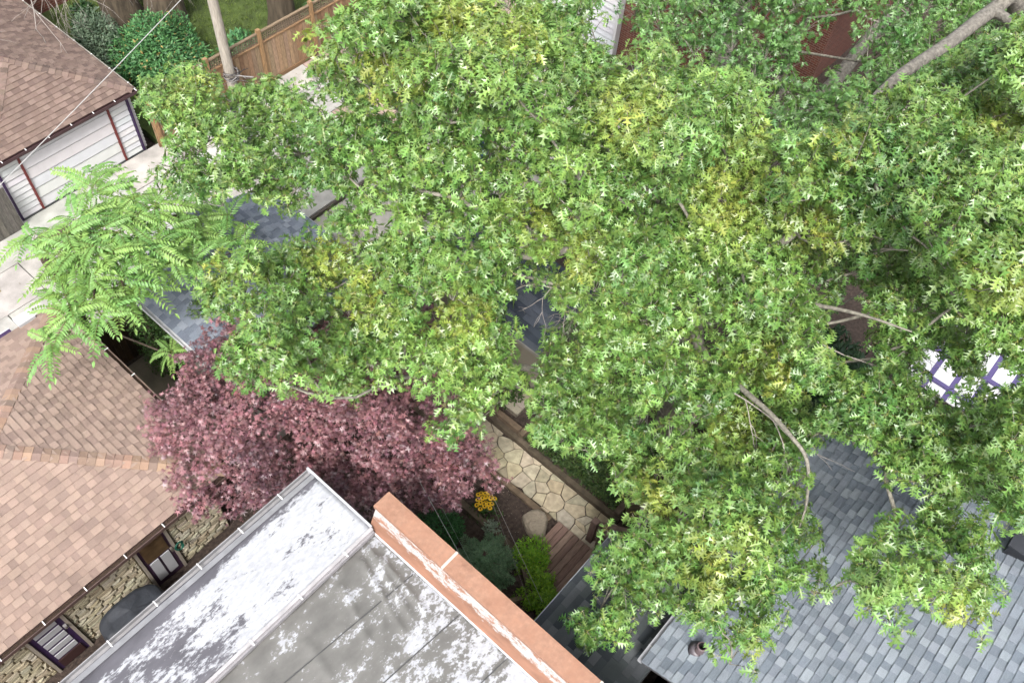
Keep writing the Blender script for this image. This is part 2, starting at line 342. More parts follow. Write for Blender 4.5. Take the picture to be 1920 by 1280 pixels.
MB().box(-4, 3.51, 5.0, 5.055, ZF-.1, ZF+.035, srgb(206, 202, 204)).box(-4, 3.5, 4.965, 4.998, ZF-.12, ZF-.02, srgb(176, 172, 176)).build('step_trim', M['metal'], fb)
for i in range(6): MB().box(2.9-i*.95, 2.925-i*.95, 4.95, 5.06, ZF+.036, ZF+.046, (.8, .8, .8)).build('trim_strap', M['metal'], fb)
MB().box(3.502, 3.54, 5.06, 6.63, ZF-.12, ZF+.02, srgb(226, 226, 232)).build('verge_trim', M['metal'], fb)
MB().ext([(3.50, ZF-.17), (3.95, ZF-.17), (3.95, ZF+.34), (3.71, ZF+.34)], 1, -3.2, 5.12, (0, 0, 0)).build('parapet_core', M['parapetin'], fb)['label'] = 'inner parapet face with streaky white paint'
MB().box(3.46, 3.95, -3.2, 5.12, 0, ZF-.18).build('parapet_wall', M['brickX'], fb)
for y0, y1 in ((3.63, 5.16), (.70, 3.61), (-3.2, .68)):
    MB().ext([(3.70, ZF+.345), (3.70, ZF+.30), (3.715, ZF+.30), (3.715, ZF+.33), (4.03, ZF+.33), (4.03, ZF+.28), (4.045, ZF+.28), (4.045, ZF+.395), (3.70, ZF+.40)], 1, y0, y1, (0, 0, 0)).build('cap_panel', M['parapet'], fb)
for y in (3.62, .69): MB().box(3.695, 4.05, y-.022, y+.022, ZF+.35, ZF+.404, srgb(238, 226, 214)).build('cap_joint', M['paint'], fb)
MB().box(3.5, 3.53, -3.2, 5.0, ZF-.16, ZF-.112, srgb(236, 236, 240)).build('roof_edge_strip', M['metal'], fb)

# ------------------------------------------------------------------ stone garage with pinkish hip roof (left)
PINK = [srgb(190, 166, 152), srgb(186, 162, 148), srgb(194, 169, 154), srgb(176, 152, 140), srgb(170, 147, 136), srgb(180, 156, 143)]
K2 = .36; EX, EY0, EY1, EZ = 2.87, 8.47, 14.06, 2.6; RZ = EZ+2.795*K2; RX = EX-2.795; RY = (EY0+EY1)/2; XL = -4.5
g2 = thing('stone_garage', (-.5, 11.2, 0), 'split stone garage with pinkish brown hip roof and purple doors', 'garage')
PA = [(EX, EY0, EZ), (EX, EY1, EZ), (RX, RY, RZ)]; PB = [(XL, EY0, EZ), (EX, EY0, EZ), (RX, RY, RZ), (XL, RY, RZ)]; PC = [(EX, EY1, EZ), (XL, EY1, EZ), (XL, RY, RZ), (RX, RY, RZ)]
b = MB()
for P_ in (PA, PB, PC): b.add(*deckslab(P_), srgb(120, 104, 90))
rf = b.build('roof', M['paint'], g2)
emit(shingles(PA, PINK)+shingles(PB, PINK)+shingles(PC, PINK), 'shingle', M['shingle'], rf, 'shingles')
CAPC = [srgb(192, 160, 138), srgb(194, 164, 144), srgb(178, 150, 134), srgb(170, 146, 134)]
emit(caps((EX, EY0, EZ), (RX, RY, RZ), normal(PA), normal(PB), CAPC)+caps((EX, EY1, EZ), (RX, RY, RZ), normal(PA), normal(PC), CAPC), 'hip_cap', M['shingle'], rf, 'hip_caps')
BR = srgb(112, 90, 84)
gutter('gutter', 0, EY0-.005, XL, EX+.1, EZ-.02, g2, side=-1, col=BR, straps=.8, debris=True)
gutter('gutter', 1, EX+.005, EY0, EY1, EZ-.02, g2, side=1, col=srgb(150, 128, 118), straps=.9, debris=True)
PUR = srgb(70, 44, 92); WHT = srgb(232, 232, 236)
MB().box(XL, 1.9, EY1+.005, EY1+.14, EZ-.12, EZ-.02, PUR).box(XL, 1.9, EY1+.142, EY1+.17, EZ-.06, EZ-.015, WHT).build('fascia', M['paint'], g2)
MB().box(2.05, 2.42, EY1-.05, EY1+.2, EZ+.01, EZ+.11, WHT).build('gutter_end', M['paint'], g2)
WY = 8.80
MB().box(XL, 2.58, WY, 13.8, 0, 2.54, srgb(184, 170, 140)).build('wall', M['stone'], g2)
DOORS = ((.80, 1.40, 1.98), (-1.42, -.80, 1.98))
STN = [srgb(218, 206, 176), srgb(226, 214, 186), srgb(208, 196, 166), srgb(222, 212, 188), srgb(200, 186, 156)]
pc = []; z = .02; row = 0
while z < 2.46:
    hh = .122; x = -4.4-random.uniform(0, .2)
    while x < 2.58:
        wd = random.uniform(.19, .33); a, bb = x+.006, min(x+wd-.006, 2.575); x += wd
        segs = [(a, bb)]
        for d0, d1, dz in DOORS:
            d0 -= .07; d1 += .07
            if z < dz+.05: segs = [s for (p, q) in segs for s in ((p, min(q, d0)), (max(p, d1), q)) if s[1]-s[0] > .03]
        for p, q in segs:
            z0, z1 = z+.005, min(z+hh-.005, 2.5); cx, cz = (p+q)/2+random.uniform(-.06, .06)*(q-p)/.3, (z0+z1)/2+random.uniform(-.02, .02); pr = random.uniform(.025, .06)
            V = [(p, WY+.01, z0), (q, WY+.01, z0), (q, WY+.01, z1), (p, WY+.01, z1), (p+.012, WY-.018-random.random()*.02, z0+.01), (q-.012, WY-.018-random.random()*.02, z0+.01), (q-.015, WY-.015-random.random()*.02, z1-.012), (p+.015, WY-.015-random.random()*.02, z1-.012), (cx, WY-pr, cz)]
            F = [(0, 1, 5, 4), (1, 2, 6, 5), (2, 3, 7, 6), (3, 0, 4, 7), (4, 5, 8), (5, 6, 8), (6, 7, 8), (7, 4, 8)]
            pc.append((np.array(V), F, jit(random.choice(STN), .12)))
    z += hh
emit(pc, 'stone_block', M['stone'], g2, 'stone_blocks')
FR = srgb(208, 196, 180)
def door(d0, d1, dz, kind, label):
    b = MB(); b.box(d0-.06, d0, WY-.07, WY+.02, 0, dz+.05, FR).box(d1, d1+.06, WY-.07, WY+.02, 0, dz+.05, FR).box(d0, d1, WY-.068, WY+.02, dz, dz+.05, FR)
    fr = b.build('door_frame', M['paint'], g2)
    d = MB().box(d0+.004, d1-.004, WY-.045, WY-.005, .03, dz-.004, PUR if kind else srgb(84, 58, 84)).build('door', M['paint'], g2); d['label'] = label
    f0, f1 = WY-.066, WY-.047
    if kind:
        z0 = .50; hh = .285
        for i in range(5): MB().box(d0+.10, d1-.10, f0, f1, z0+i*hh, z0+i*hh+.185, WHT).build('door_panel', M['paint'], d)
        MB().box(d1-.07, d1-.01, WY-.1, WY-.047, 1.32, 1.42, srgb(200, 196, 196)).tube([(d1-.04, WY-.1, 1.37), (d1-.04, WY-.13, 1.37)], [.018, .018], 8, srgb(120, 112, 104)).build('lock', M['metal'], d)
        MB().box(d0+.08, d1-.08, f0, f1, .08, .42, srgb(84, 56, 54)).build('door_panel', M['paint'], d)
    else:
        MB().box(d0+.06, d1-.06, f0, f1, 1.12, dz-.08, (0, 0, 0)).build('door_pane', M['glass'], d)
        for i in range(2): x = d0+.08+i*.24; MB().box(x, x+.19, f0, f1, .22, 1.04, WHT).build('door_panel', M['paint'], d)
        MB().box(d1-.06, d1-.015, WY-.09, WY-.047, .92, 1.06, srgb(150, 140, 130)).build('handle', M['metal'], d)
door(*DOORS[0], 0, 'purple door with dusty brown pane over two white panels')
door(*DOORS[1], 1, 'purple door with five white panels')
# coiled green hose hanging beside the first door
hs_ = MB()
hs_.tube([(1.50+.10*math.cos(t*.5)*(1-.01*t), WY-.13-.004*(t % 12), 1.05+.12*math.sin(t*.5)) for t in range(40)], [.012]*40, 5, srgb(40, 112, 92))
tag(hs_.build('garden_hose', M['plastic']), 'green garden hose coiled beside the brown paned door', 'hose')
# covered barbecue in the side passage
V = []; F = []; NR, NS = 9, 40
for j in range(NR+1):
    t = j/NR
    for i in range(NS):
        a = 2*math.pi*i/NS; sq = (abs(math.cos(a))**4+abs(math.sin(a))**4)**-.25
        rr = (0 if j == 0 else (.86 if j <= 2 else .9+.14*(t-.25)))*(min(1, .5+t*2.2) if j <= 2 else 1)
        fold = 1+.05*math.sin(a*7+1)*max(0, t-.2)+.03*math.sin(a*13)*max(0, t-.2)
        x = .68*rr*sq*math.cos(a)*fold; y = .34*rr*sq*math.sin(a)*fold
        z = 1.12-.05*(1-t)-(0 if j < 3 else (t-.22)*1.15)+.07*math.exp(-((x+.1)/.25)**2)*(1-t)-(.10 if x > .38 else 0)*(1-t)-.03*math.sin(a*5)*(t < .4)*t
        V.append((.12+x, 8.25+y, max(.1, z)))
for j in range(NR):
    for i in range(NS): p = j*NS+i; q = j*NS+(i+1) % NS; F.append((p, p+NS, q+NS, q))
bq = thing('covered_barbecue', (.12, 8.25, 0), 'barbecue under a dark grey cover against the stone wall', 'barbecue')
raw('cover', V, F, [(0, 0, 0)]*len(V), M['tarp'], bq, True)
for sx in (-.45, .45):
    for sy in (-.2, .2): MB().tube([(.12+sx, 8.25+sy, 0), (.12+sx, 8.25+sy, .3)], [.03, .03], 8, (.05, .05, .05)).build('leg', M['metal'], bq)
# dark board fence between the two garages
fn = thing('board_fence', (3.8, 14.0, 0), 'dark brown board fence behind the pink roofed garage', 'fence')
DK = [srgb(92, 70, 54), srgb(80, 60, 46), srgb(100, 78, 60), srgb(70, 54, 44)]
x = 3.02
while x < 5.6:
    MB().box(x, x+.135, 13.70, 13.725, .05, 1.65+random.uniform(-.01, .01), jit(random.choice(DK), .12)).build('board', M['wood'], fn); x += .14
for z in (.35, 1.4): MB().box(3.0, 5.6, 13.728, 13.78, z, z+.09, DK[0]).build('rail', M['woodx'], fn)
for x in (3.0, 4.45, 5.5): MB().box(x, x+.09, 13.782, 13.87, 0, 1.72, DK[1]).build('post', M['wood'], fn)

# ------------------------------------------------------------------ white garage with brown hip roof (top left)
BRN = [srgb(156, 134, 123), srgb(150, 129, 118), srgb(160, 138, 127), srgb(140, 119, 110), srgb(133, 113, 105), srgb(145, 124, 114)]
g1 = thing('white_garage', (6.1, 21.5, .35), 'white boarded garage with brown hip roof and red and purple posts', 'garage')
AX0, AX1, AY0, AZ = 4.1, 8.1, 18.84, 2.4; AR = AZ+2*.46
QA = [(AX0, AY0, AZ), (AX1, AY0, AZ), (6.1, 20.84, AR)]; QB = [(AX1, AY0, AZ), (AX1, 27, AZ), (6.1, 27, AR), (6.1, 20.84, AR)]; QC = [(AX0, 27, AZ), (AX0, AY0, AZ), (6.1, 20.84, AR), (6.1, 27, AR)]
b = MB()
for P_ in (QA, QB, QC): b.add(*deckslab(P_), srgb(110, 90, 80))
rf = b.build('roof', M['paint'], g1)
emit(shingles(QA, BRN)+shingles(QB, BRN)+shingles(QC, BRN), 'shingle', M['shingle'], rf, 'shingles')
emit(caps((AX1, AY0, AZ), (6.1, 20.84, AR), normal(QA), normal(QB), BRN)+caps((AX0, AY0, AZ), (6.1, 20.84, AR), normal(QA), normal(QC), BRN)+caps((6.1, 20.84, AR), (6.1, 27, AR), normal(QB), normal(QC), BRN), 'hip_cap', M['shingle'], rf, 'hip_caps')
gutter('gutter', 0, AY0-.005, AX0, AX1+.1, AZ-.01, g1, side=-1, wd=.09, col=srgb(84, 58, 60), straps=.62)
gutter('gutter', 1, AX1+.005, AY0, 27, AZ-.01, g1, side=1, wd=.07, col=srgb(206, 200, 186), straps=.8)
GY = 19.06
MB().box(4.25, 8.0, GY, 26.8, .1, 2.36, srgb(190, 190, 190)).build('wall', M['paint'], g1)
pc = []
RED = srgb(136, 58, 56)
for a, bb in ((4.28, 4.80), (4.86, 7.30), (7.36, 7.86)):
    z = .36; n = 11 if bb-a < 1 else 6; hh = 1.96/n
    dr = MB().box(a, bb, GY-.021, GY-.003, .36, 2.33, srgb(120, 120, 124)).build('door_leaf' if n == 6 else 'siding_backing', M['paint'], g1)
    for i in range(n):
        z0 = .36+i*hh
        V = [(a, GY-.022, z0+.018), (bb, GY-.022, z0+.018), (bb, GY-.022, z0+hh-.018), (a, GY-.022, z0+hh-.018), (a, GY-.06, z0+.018), (bb, GY-.06, z0+.018), (bb, GY-.034, z0+hh-.018), (a, GY-.034, z0+hh-.018)]
        raw('board', V, BOXF, [jit(srgb(254, 254, 255), .02)]*8, M['paint'], dr)
for x, c in ((4.22, PUR), (4.80, RED), (7.30, RED), (7.87, PUR)): MB().box(x+.003, x+.057, GY-.09, GY-.02, .36, 2.36, c).build('post', M['paint'], g1)
for i in range(16): MB().ext([(7.93, .4+i*.12), (8.03, .4+i*.12), (8.01, .51+i*.12), (7.93, .51+i*.12)], 1, GY-.03, GY+.2, srgb(232, 232, 232)).build('corner_board', M['paint'], g1)
# grey weathered fence left of it
fn = thing('weathered_fence', (3.6, 18.8, .35), 'grey weathered plank fence left of the white garage', 'fence')
x = 2.4
while x < 4.12:
    MB().box(x, x+.13, 18.75, 18.775, .36, 1.75+random.uniform(-.02, .02), jit(srgb(126, 120, 112), .2)).build('board', M['wood'], fn); x += .135
for z in (.7, 1.5): MB().box(2.4, 4.12, 18.777, 18.82, z, z+.08, srgb(110, 104, 96)).build('rail', M['woodx'], fn)

# ------------------------------------------------------------------ grey garage between the lane and the maple
GRY = [srgb(158, 166, 179), srgb(150, 158, 172), srgb(165, 172, 184), srgb(130, 138, 152), srgb(138, 146, 160)]
g3 = thing('grey_garage', (6.14, 11.5, 0), 'garage with slate grey shingle roof under the ferny tree', 'garage')
CX0, CX1, CY0, CY1, CZ, CR = 4.15, 8.13, 9.4, 13.6, 2.6, 3.3
RA = [(CX1, CY0, CZ), (CX1, CY1, CZ), (6.14, CY1, CR), (6.14, CY0, CR)]; RB = [(CX0, CY1, CZ), (CX0, CY0, CZ), (6.14, CY0, CR), (6.14, CY1, CR)]
b = MB(); b.add(*deckslab(RA), srgb(150, 150, 150)); b.add(*deckslab(RB), srgb(150, 150, 150)); rf = b.build('roof', M['paint'], g3)
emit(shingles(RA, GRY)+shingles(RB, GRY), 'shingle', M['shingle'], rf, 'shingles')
emit(caps((6.14, CY0, CR), (6.14, CY1, CR), normal(RA), normal(RB), GRY), 'ridge_cap', M['shingle'], rf, 'ridge_caps')
gutter('gutter', 1, CX1+.005, CY0, CY1, CZ-.01, g3, side=1, wd=.05, ht=.07, col=srgb(230, 230, 234), straps=9)
gutter('gutter', 1, CX0-.005, CY0, CY1, CZ-.01, g3, side=-1, wd=.10, ht=.07, col=srgb(238, 238, 240), straps=9)
MB().box(CX0+.3, CX1-.3, CY0+.2, CY1-.2, 0, CZ-.04, srgb(206, 200, 190)).build('wall', M['paint'], g3)
MB().add([(CX0+.3, CY0+.2, CZ-.05), (CX1-.3, CY0+.2, CZ-.05), (6.14, CY0+.2, CR-.1), (CX0+.3, CY1-.2, CZ-.05), (CX1-.3, CY1-.2, CZ-.05), (6.14, CY1-.2, CR-.1)], [(0, 1, 2), (3, 5, 4), (0, 2, 5, 3), (1, 4, 5, 2)], srgb(206, 200, 190)).build('gable', M['paint'], g3)
# slatted brown fence along its right side
fn = thing('slat_fence', (8.6, 11.5, 0), 'low brown picket fence along the grey garage', 'fence')
y = 10.0
while y < 13.6: MB().box(8.55, 8.575, y, y+.09, .25, 1.35, jit(srgb(112, 86, 72), .15)).build('picket', M['wood'], fn); y += .15
for z in (.5, 1.15): MB().box(8.577, 8.61, 10, 13.6, z, z+.07, srgb(100, 78, 64)).build('rail', M['wood'], fn)

# ------------------------------------------------------------------ garden shed under the oak
sh = thing('garden_shed', (10.3, 7.8, 0), 'small shed with dark grey roof glimpsed through the oak', 'shed')
DG = [srgb(92, 100, 112), srgb(104, 110, 122), srgb(82, 90, 102), srgb(112, 118, 128)]
SA = [(9.2, 9.6, 2.2), (9.2, 6.0, 2.2), (10.3, 6.0, 2.62), (10.3, 9.6, 2.62)]; SB = [(11.4, 6.0, 2.2), (11.4, 9.6, 2.2), (10.3, 9.6, 2.62), (10.3, 6.0, 2.62)]
b = MB(); b.add(*deckslab(SA), srgb(190, 190, 190)); b.add(*deckslab(SB), srgb(190, 190, 190)); rf = b.build('roof', M['paint'], sh)
emit(shingles(SA, DG, wmin=.25, wmax=.45)+shingles(SB, DG, wmin=.25, wmax=.45), 'shingle', M['shingle'], rf, 'shingles')
MB().box(9.45, 11.15, 6.15, 9.45, 0, 2.2, srgb(196, 186, 168)).build('wall', M['paint'], sh)
MB().box(9.16, 9.197, 6.0, 9.6, 2.1, 2.2, srgb(206, 200, 190)).build('fascia', M['paint'], sh)
for i in range(4): MB().box(8.62+i*.19, 8.80+i*.19, 6.0, 7.9, .36, .40, jit(srgb(196, 184, 166), .05)).build('step_board', M['wood'], sh)
MB().box(8.64, 9.36, 6.03, 7.87, 0, .355, srgb(150, 138, 122)).build('step_frame', M['wood'], sh)

# ------------------------------------------------------------------ grey roofed house, lower right
LG = [srgb(168, 177, 187), srgb(173, 182, 192), srgb(162, 171, 182), srgb(178, 187, 196), srgb(142, 152, 164), srgb(149, 159, 170), srgb(155, 164, 175)]
hr = thing('grey_roof_house', (8, -3, 0), 'brick house with light and dark grey shingle roof', 'house')
HX0, HX1, HY, HZ, HK = 5.04, 10.91, .45, 3.5, .40; HB = -7.5
RR = [(HX1, HY, HZ), (HX0, HY, HZ), (HX0, HB, HZ+(HY-HB)*HK), (HX1, HB, HZ+(HY-HB)*HK)]
rf = MB().add(*deckslab(RR), srgb(120, 120, 124)).build('roof', M['paint'], hr)
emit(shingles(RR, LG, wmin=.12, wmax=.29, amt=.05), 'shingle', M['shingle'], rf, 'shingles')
gutter('gutter', 0, HY+.005, HX0, HX1, HZ-.01, hr, side=1, wd=.09, ht=.08, col=srgb(196, 198, 204), straps=1.2, strapcol=srgb(210, 210, 214))
MB().box(HX0+.25, HX1-.25, HB, HY-.3, 0, HZ+.05).build('wall', M['brickY'], hr)
MB().add([(HX0+.25, HY-.3, 0), (HX0+.25, HB, 0), (HX0+.25, HB, HZ+3.0), (HX0+.25, HY-.3, HZ+.05), (HX0+.4, HY-.3, 0), (HX0+.4, HB, 0), (HX0+.4, HB, HZ+3.0), (HX0+.4, HY-.3, HZ+.05)], [(3, 2, 1, 0), (4, 5, 6, 7), (2, 3, 7, 6)], (0, 0, 0)).build('gable', M['brickX'], hr)
VX, VY = 5.72, -.12; VZ = HZ+(HY-VY)*HK
vp = MB(); vp.tube([(VX, VY, VZ-.05), (VX, VY, VZ+.26)], [.085, .075], 14, srgb(126, 106, 108), cap=False); vp.tube([(VX, VY, VZ+.25), (VX, VY, VZ+.0)], [.06, .06], 14, (.02, .02, .02), cap=False)
vp.tube([(VX, VY, VZ+.255), (VX, VY, VZ+.262)], [.08, .06], 14, srgb(126, 106, 108), cap=False)
vpo = vp.build('vent_pipe', M['metal'], hr, True); MB().tube([(VX, VY+.02, VZ-.03), (VX, VY, VZ+.05)], [.16, .09], 14, srgb(120, 112, 118)).build('vent_flashing', M['metal'], vpo, True)
VX, VY = 10.1, -3.05; VZ = HZ+(HY-VY)*HK
MB().box(VX-.17, VX+.17, VY-.17, VY+.17, VZ-.1, VZ+.22, srgb(48, 50, 56)).box(VX-.21, VX+.21, VY-.21, VY+.21, VZ+.222, VZ+.26, srgb(58, 60, 66)).build('roof_vent', M['metal'], hr)
# porch roof
PZ, PK = 2.7, .22
RP = [(6.86, 2.26, PZ), (2.5, 2.26, PZ), (2.5, .30, PZ+1.96*PK), (6.86, .30, PZ+1.96*PK)]
DGR = [srgb(110, 114, 118), srgb(92, 98, 102), srgb(124, 128, 132), srgb(80, 86, 92), srgb(100, 106, 108)]
pr_ = MB().add(*deckslab(RP), srgb(110, 110, 112)).build('porch_roof', M['paint'], hr); pr_['label'] = 'lower dark grey porch roof'
emit(shingles(RP, DGR, wmin=.15, wmax=.42), 'shingle', M['shingle'], pr_, 'shingles')
MB().box(2.5, 6.88, 2.262, 2.30, PZ-.1, PZ+.012, srgb(196, 200, 206)).build('porch_fascia', M['metal'], hr)
for x in (3.2, 6.6): MB().box(x, x+.12, 2.05, 2.17, 0, PZ-.06, srgb(206, 206, 206)).build('porch_post', M['paint'], hr)

# ------------------------------------------------------------------ garden: path, beds, deck
rp = random.Random(3)
def voronoi(x0, x1, y0, y1, sx, sy, jt):
    S = []; y = y0-sy; k = 0
    while y < y1+sy:
        x = x0-sx+(sx/2 if k % 2 else 0)
        while x < x1+sx: S.append((x+rp.uniform(-jt, jt)*sx, y+rp.uniform(-jt, jt)*sy)); x += sx
        y += sy; k += 1
    cells = []
    for i, p in enumerate(S):
        poly = [(x0, y0), (x1, y0), (x1, y1), (x0, y1)]
        for j, q in enumerate(S):
            if i == j or abs(p[0]-q[0]) > 3*sx or abs(p[1]-q[1]) > 3*sy: continue
            mx, my = (p[0]+q[0])/2, (p[1]+q[1])/2; dx, dy = q[0]-p[0], q[1]-p[1]; out = []
            for k2 in range(len(poly)):
                a = poly[k2]; b2 = poly[(k2+1) % len(poly)]; sa = (a[0]-mx)*dx+(a[1]-my)*dy; sb = (b2[0]-mx)*dx+(b2[1]-my)*dy
                if sa <= 0: out.append(a)
                if (sa <= 0) != (sb <= 0): t = sa/(sa-sb); out.append((a[0]+(b2[0]-a[0])*t, a[1]+(b2[1]-a[1])*t))
            poly = out
            if len(poly) < 3: break
        if len(poly) >= 3: cells.append(poly)
    return cells
path = struct(MB().box(7.36, 8.2, 1.2, 8.6, -.02, .05, srgb(66, 56, 44)).build('path', M['soil']))
FL = [srgb(222, 208, 176), srgb(208, 194, 162), srgb(230, 216, 186), srgb(200, 188, 160), srgb(212, 200, 176)]
for c in voronoi(7.37, 8.19, 1.22, 8.58, .33, .31, .52):
    A = abs(sum(c[i][0]*c[(i+1) % len(c)][1]-c[(i+1) % len(c)][0]*c[i][1] for i in range(len(c))))/2
    if A < .012: continue
    cx = sum(p[0] for p in c)/len(c); cy = sum(p[1] for p in c)/len(c)
    def ins(p, d): L_ = math.hypot(p[0]-cx, p[1]-cy); f = max(.5, 1-d/L_); return (cx+(p[0]-cx)*f, cy+(p[1]-cy)*f)
    o1 = []                                     # corners worn round
    for i in range(len(c)):
        p0, p, p1 = c[i-1], c[i], c[(i+1) % len(c)]
        for q in (p0, p1):
            L_ = math.hypot(q[0]-p[0], q[1]-p[1]); f = min(.12, .006/max(L_, 1e-3)); o1.append((p[0]+(q[0]-p[0])*f, p[1]+(q[1]-p[1])*f))
    n = len(o1); z = .075+rp.uniform(-.006, .008); V = []
    for d, zz in ((.009, .03), (.010, z-.008), (.018, z)): V += [(*ins((q[0]+rp.uniform(-.006, .006), q[1]+rp.uniform(-.006, .006)), d), zz+rp.uniform(-.002, .002)) for q in o1]
    F = [tuple(range(2*n, 3*n))]+[(l*n+i, l*n+(i+1) % n, (l+1)*n+(i+1) % n, (l+1)*n+i) for l in (0, 1) for i in range(n)]
    raw('flagstone', V, F, [jit(rp.choice(FL), .08)]*len(V), M['flag'], path)
TB = [srgb(124, 108, 88), srgb(112, 98, 82), srgb(136, 118, 96)]
bed = thing('planting_bed', (6.6, 4.6, 0), 'timber edged soil bed left of the stone path', 'planter')
def beam(a, b_, wd, ht, parent, name='timber'): return MB().obox(a, b_, wd, ht, jit(random.choice(TB), .1)).build(name, M['timber'], parent)
beam((7.27, 3.85, 0), (7.27, 6.4, 0), .13, .16, bed); beam((7.27, 6.41, 0), (7.27, 9.0, 0), .13, .155, bed)
beam((6.20, 3.75, .0), (6.24, 6.0, 0), .14, .24, bed); beam((6.19, 3.74, 0), (5.72, 3.10, 0), .12, .26, bed); beam((5.70, 3.08, 0), (5.25, 3.35, 0), .1, .2, bed)
def soilpatch(name, poly, z, parent):
    V = []; rr = random.Random(5); xs = [p[0] for p in poly]; ys_ = [p[1] for p in poly]; nx = 26; ny = 36; F = []
    x0, x1, y0, y1 = min(xs), max(xs), min(ys_), max(ys_)
    for j in range(ny+1):
        for i in range(nx+1):
            x = x0+(x1-x0)*i/nx; y = y0+(y1-y0)*j/ny; V.append((x, y, z+.03*math.sin(x*5+1)*math.sin(y*4)+rr.uniform(-.012, .012)))
    for j in range(ny):
        for i in range(nx): a = j*(nx+1)+i; F.append((a, a+1, a+nx+2, a+nx+1))
    return raw(name, V, F, [(0, 0, 0)]*len(V), M['soil'], parent, True)
soilpatch('soil', [(6.28, 3.8), (7.2, 9)], .09, bed)
bed2 = thing('ivy_bed', (8.9, 4.4, 0), 'timber edged bed of dark ground cover right of the path', 'planter')
beam((8.27, 2.75, 0), (8.27, 5.3, 0), .12, .18, bed2); beam((8.27, 5.31, 0), (8.27, 8.6, 0), .12, .2, bed2)
beam((8.32, 5.62, .0), (9.25, 5.62, 0), .13, .34, bed2); beam((8.40, 5.70, .12), (8.40, 7.6, .12), .13, .24, bed2)
beam((8.30, 2.86, .0), (9.0, 2.86, .0), .14, .3, bed2); beam((8.62, 2.80, .0), (9.7, 1.55, .0), .15, .5, bed2); beam((8.5, 2.62, .0), (9.5, 1.35, .0), .15, .25, bed2)
soilpatch('soil', [(8.33, 2.9), (10.4, 5.55)], .12, bed2); soilpatch('soil', [(8.47, 5.7), (9.3, 7.6)], .2, bed2)
dk = thing('garden_deck', (6.9, 2.8, 0), 'brown board deck at the end of the stone path', 'deck')
DB = [srgb(166, 136, 122), srgb(156, 127, 113), srgb(176, 147, 131), srgb(148, 119, 106)]
y = 3.68; i = 0
while y > .6:
    MB().box(5.95+max(0, y-3.1)*.8, 7.355, y-.135, y, .13, .165, jit(DB[i % 4], .07)).build('deck_board', M['woodx'], dk); y -= .148; i += 1
MB().box(6.4, 7.3, .6, 3.6, 0, .125, srgb(60, 50, 44)).build('deck_frame', M['woodx'], dk)
rl = thing('deck_railing', (7.9, 2.1, .165), 'brown slatted railing at the corner of the deck', 'railing')
RB_ = srgb(134, 112, 100)
MB().box(7.42, 7.56, 2.86, 3.0, .166, 1.12, jit(RB_)).build('newel_post', M['wood'], rl)
p0, p1 = np.array((7.52, 2.86, 1.0)), np.array((8.42, 1.18, 1.0))
MB().obox(p0, p1, .11, .04, RB_).build('top_rail', M['timber'], rl); MB().obox(p0-[0, 0, .78], p1-[0, 0, .78], .06, .05, RB_).build('bottom_rail', M['timber'], rl)
MB().obox(p0+[-.10, -.05, -.02], p0+[-.08, -.42, -.02], .10, .04, RB_).build('top_rail', M['timber'], rl)
for i in range(15):
    q = p0+(p1-p0)*(i+.6)/15; MB().box(q[0]-.02, q[0]+.02, q[1]-.02, q[1]+.02, .27, .995, jit(RB_, .1)).build('baluster', M['wood'], rl)
for i in range(3): MB().box(7.42, 7.46, 2.72-i*.13, 2.76-i*.13, .2, .97, jit(RB_, .1)).build('baluster', M['wood'], rl)
MB().box(8.40, 8.52, 1.06, 1.18, .166, 1.1, RB_).build('newel_post', M['wood'], rl)
# boulder
V = []; F = []; nr, ns = 5, 14
for j in range(nr+1):
    for i in range(ns):
        a = 2*math.pi*i/ns; t = j/nr; r = (1+.16*math.sin(a*2+.6)+.1*math.sin(a*3+2))*(0 if j == 0 else (.5, .8, .94, 1., 1.04)[j-1])*(1+random.uniform(-.05, .05))
        V.append((6.98+.27*r*math.cos(a), 4.02+.33*r*math.sin(a), .27-(0, .004, .012, .05, .12, .2)[j]+random.uniform(-.016, .016)))
for j in range(nr):
    for i in range(ns): p = j*ns+i; q = j*ns+(i+1) % ns; F.append((p, p+ns, q+ns, q))
tag(raw('boulder', V, F, [srgb(184, 170, 150)]*len(V), M['stone'], None, False), 'flat topped tan boulder beside the deck', 'rock')

# ------------------------------------------------------------------ cedar fence with lattice, utility pole
cf = thing('cedar_fence', (12, 18.85, .3), 'tall cedar fence with lattice top along the lane', 'fence')
CE = [srgb(184, 150, 116), srgb(172, 136, 104), srgb(192, 160, 126), srgb(158, 124, 96), srgb(178, 152, 124)]
x = 8.25; FY = 18.80
while x < 17.5:
    wd = .135; far = x > 11.2
    MB().box(x, x+wd, FY, FY+.022, .36, 1.72+random.uniform(-.004, .004), jit(random.choice(CE), .2)).build('board', M['wood'], cf); x += wd+.009
MB().box(8.25, 17.5, FY-.03, FY+.07, 1.725, 1.765, srgb(176, 140, 104)).build('rail', M['woodx'], cf)
MB().box(8.25, 17.5, FY-.02, FY+.06, 2.06, 2.10, srgb(160, 138, 112)).build('rail', M['woodx'], cf)
for x in (8.3, 10.2, 12.0, 13.9, 15.8): MB().box(x, x+.11, FY-.05, FY+.06, .3, 2.2, jit(srgb(190, 150, 108), .08)).build('post', M['wood'], cf)
lt = MB(); x = 8.3
while x < 17.5: lt.box(x, x+.03, FY+.005, FY+.015, 1.767, 2.058, jit(srgb(150, 132, 110), .12)); x += .075
for z in (1.80, 1.87, 1.94, 2.01): lt.box(8.25, 17.5, FY+.018, FY+.028, z, z+.03, jit(srgb(150, 132, 110), .1))
lt.build('lattice', M['wood'], cf)
MB().box(8.25, 17.5, FY-.04, FY+.0, .35, .47, srgb(150, 116, 84)).build('gravel_board', M['woodx'], cf)
po = thing('utility_pole', (10.75, 18.55, .35), 'weathered round utility pole beside the cedar fence', 'pole')
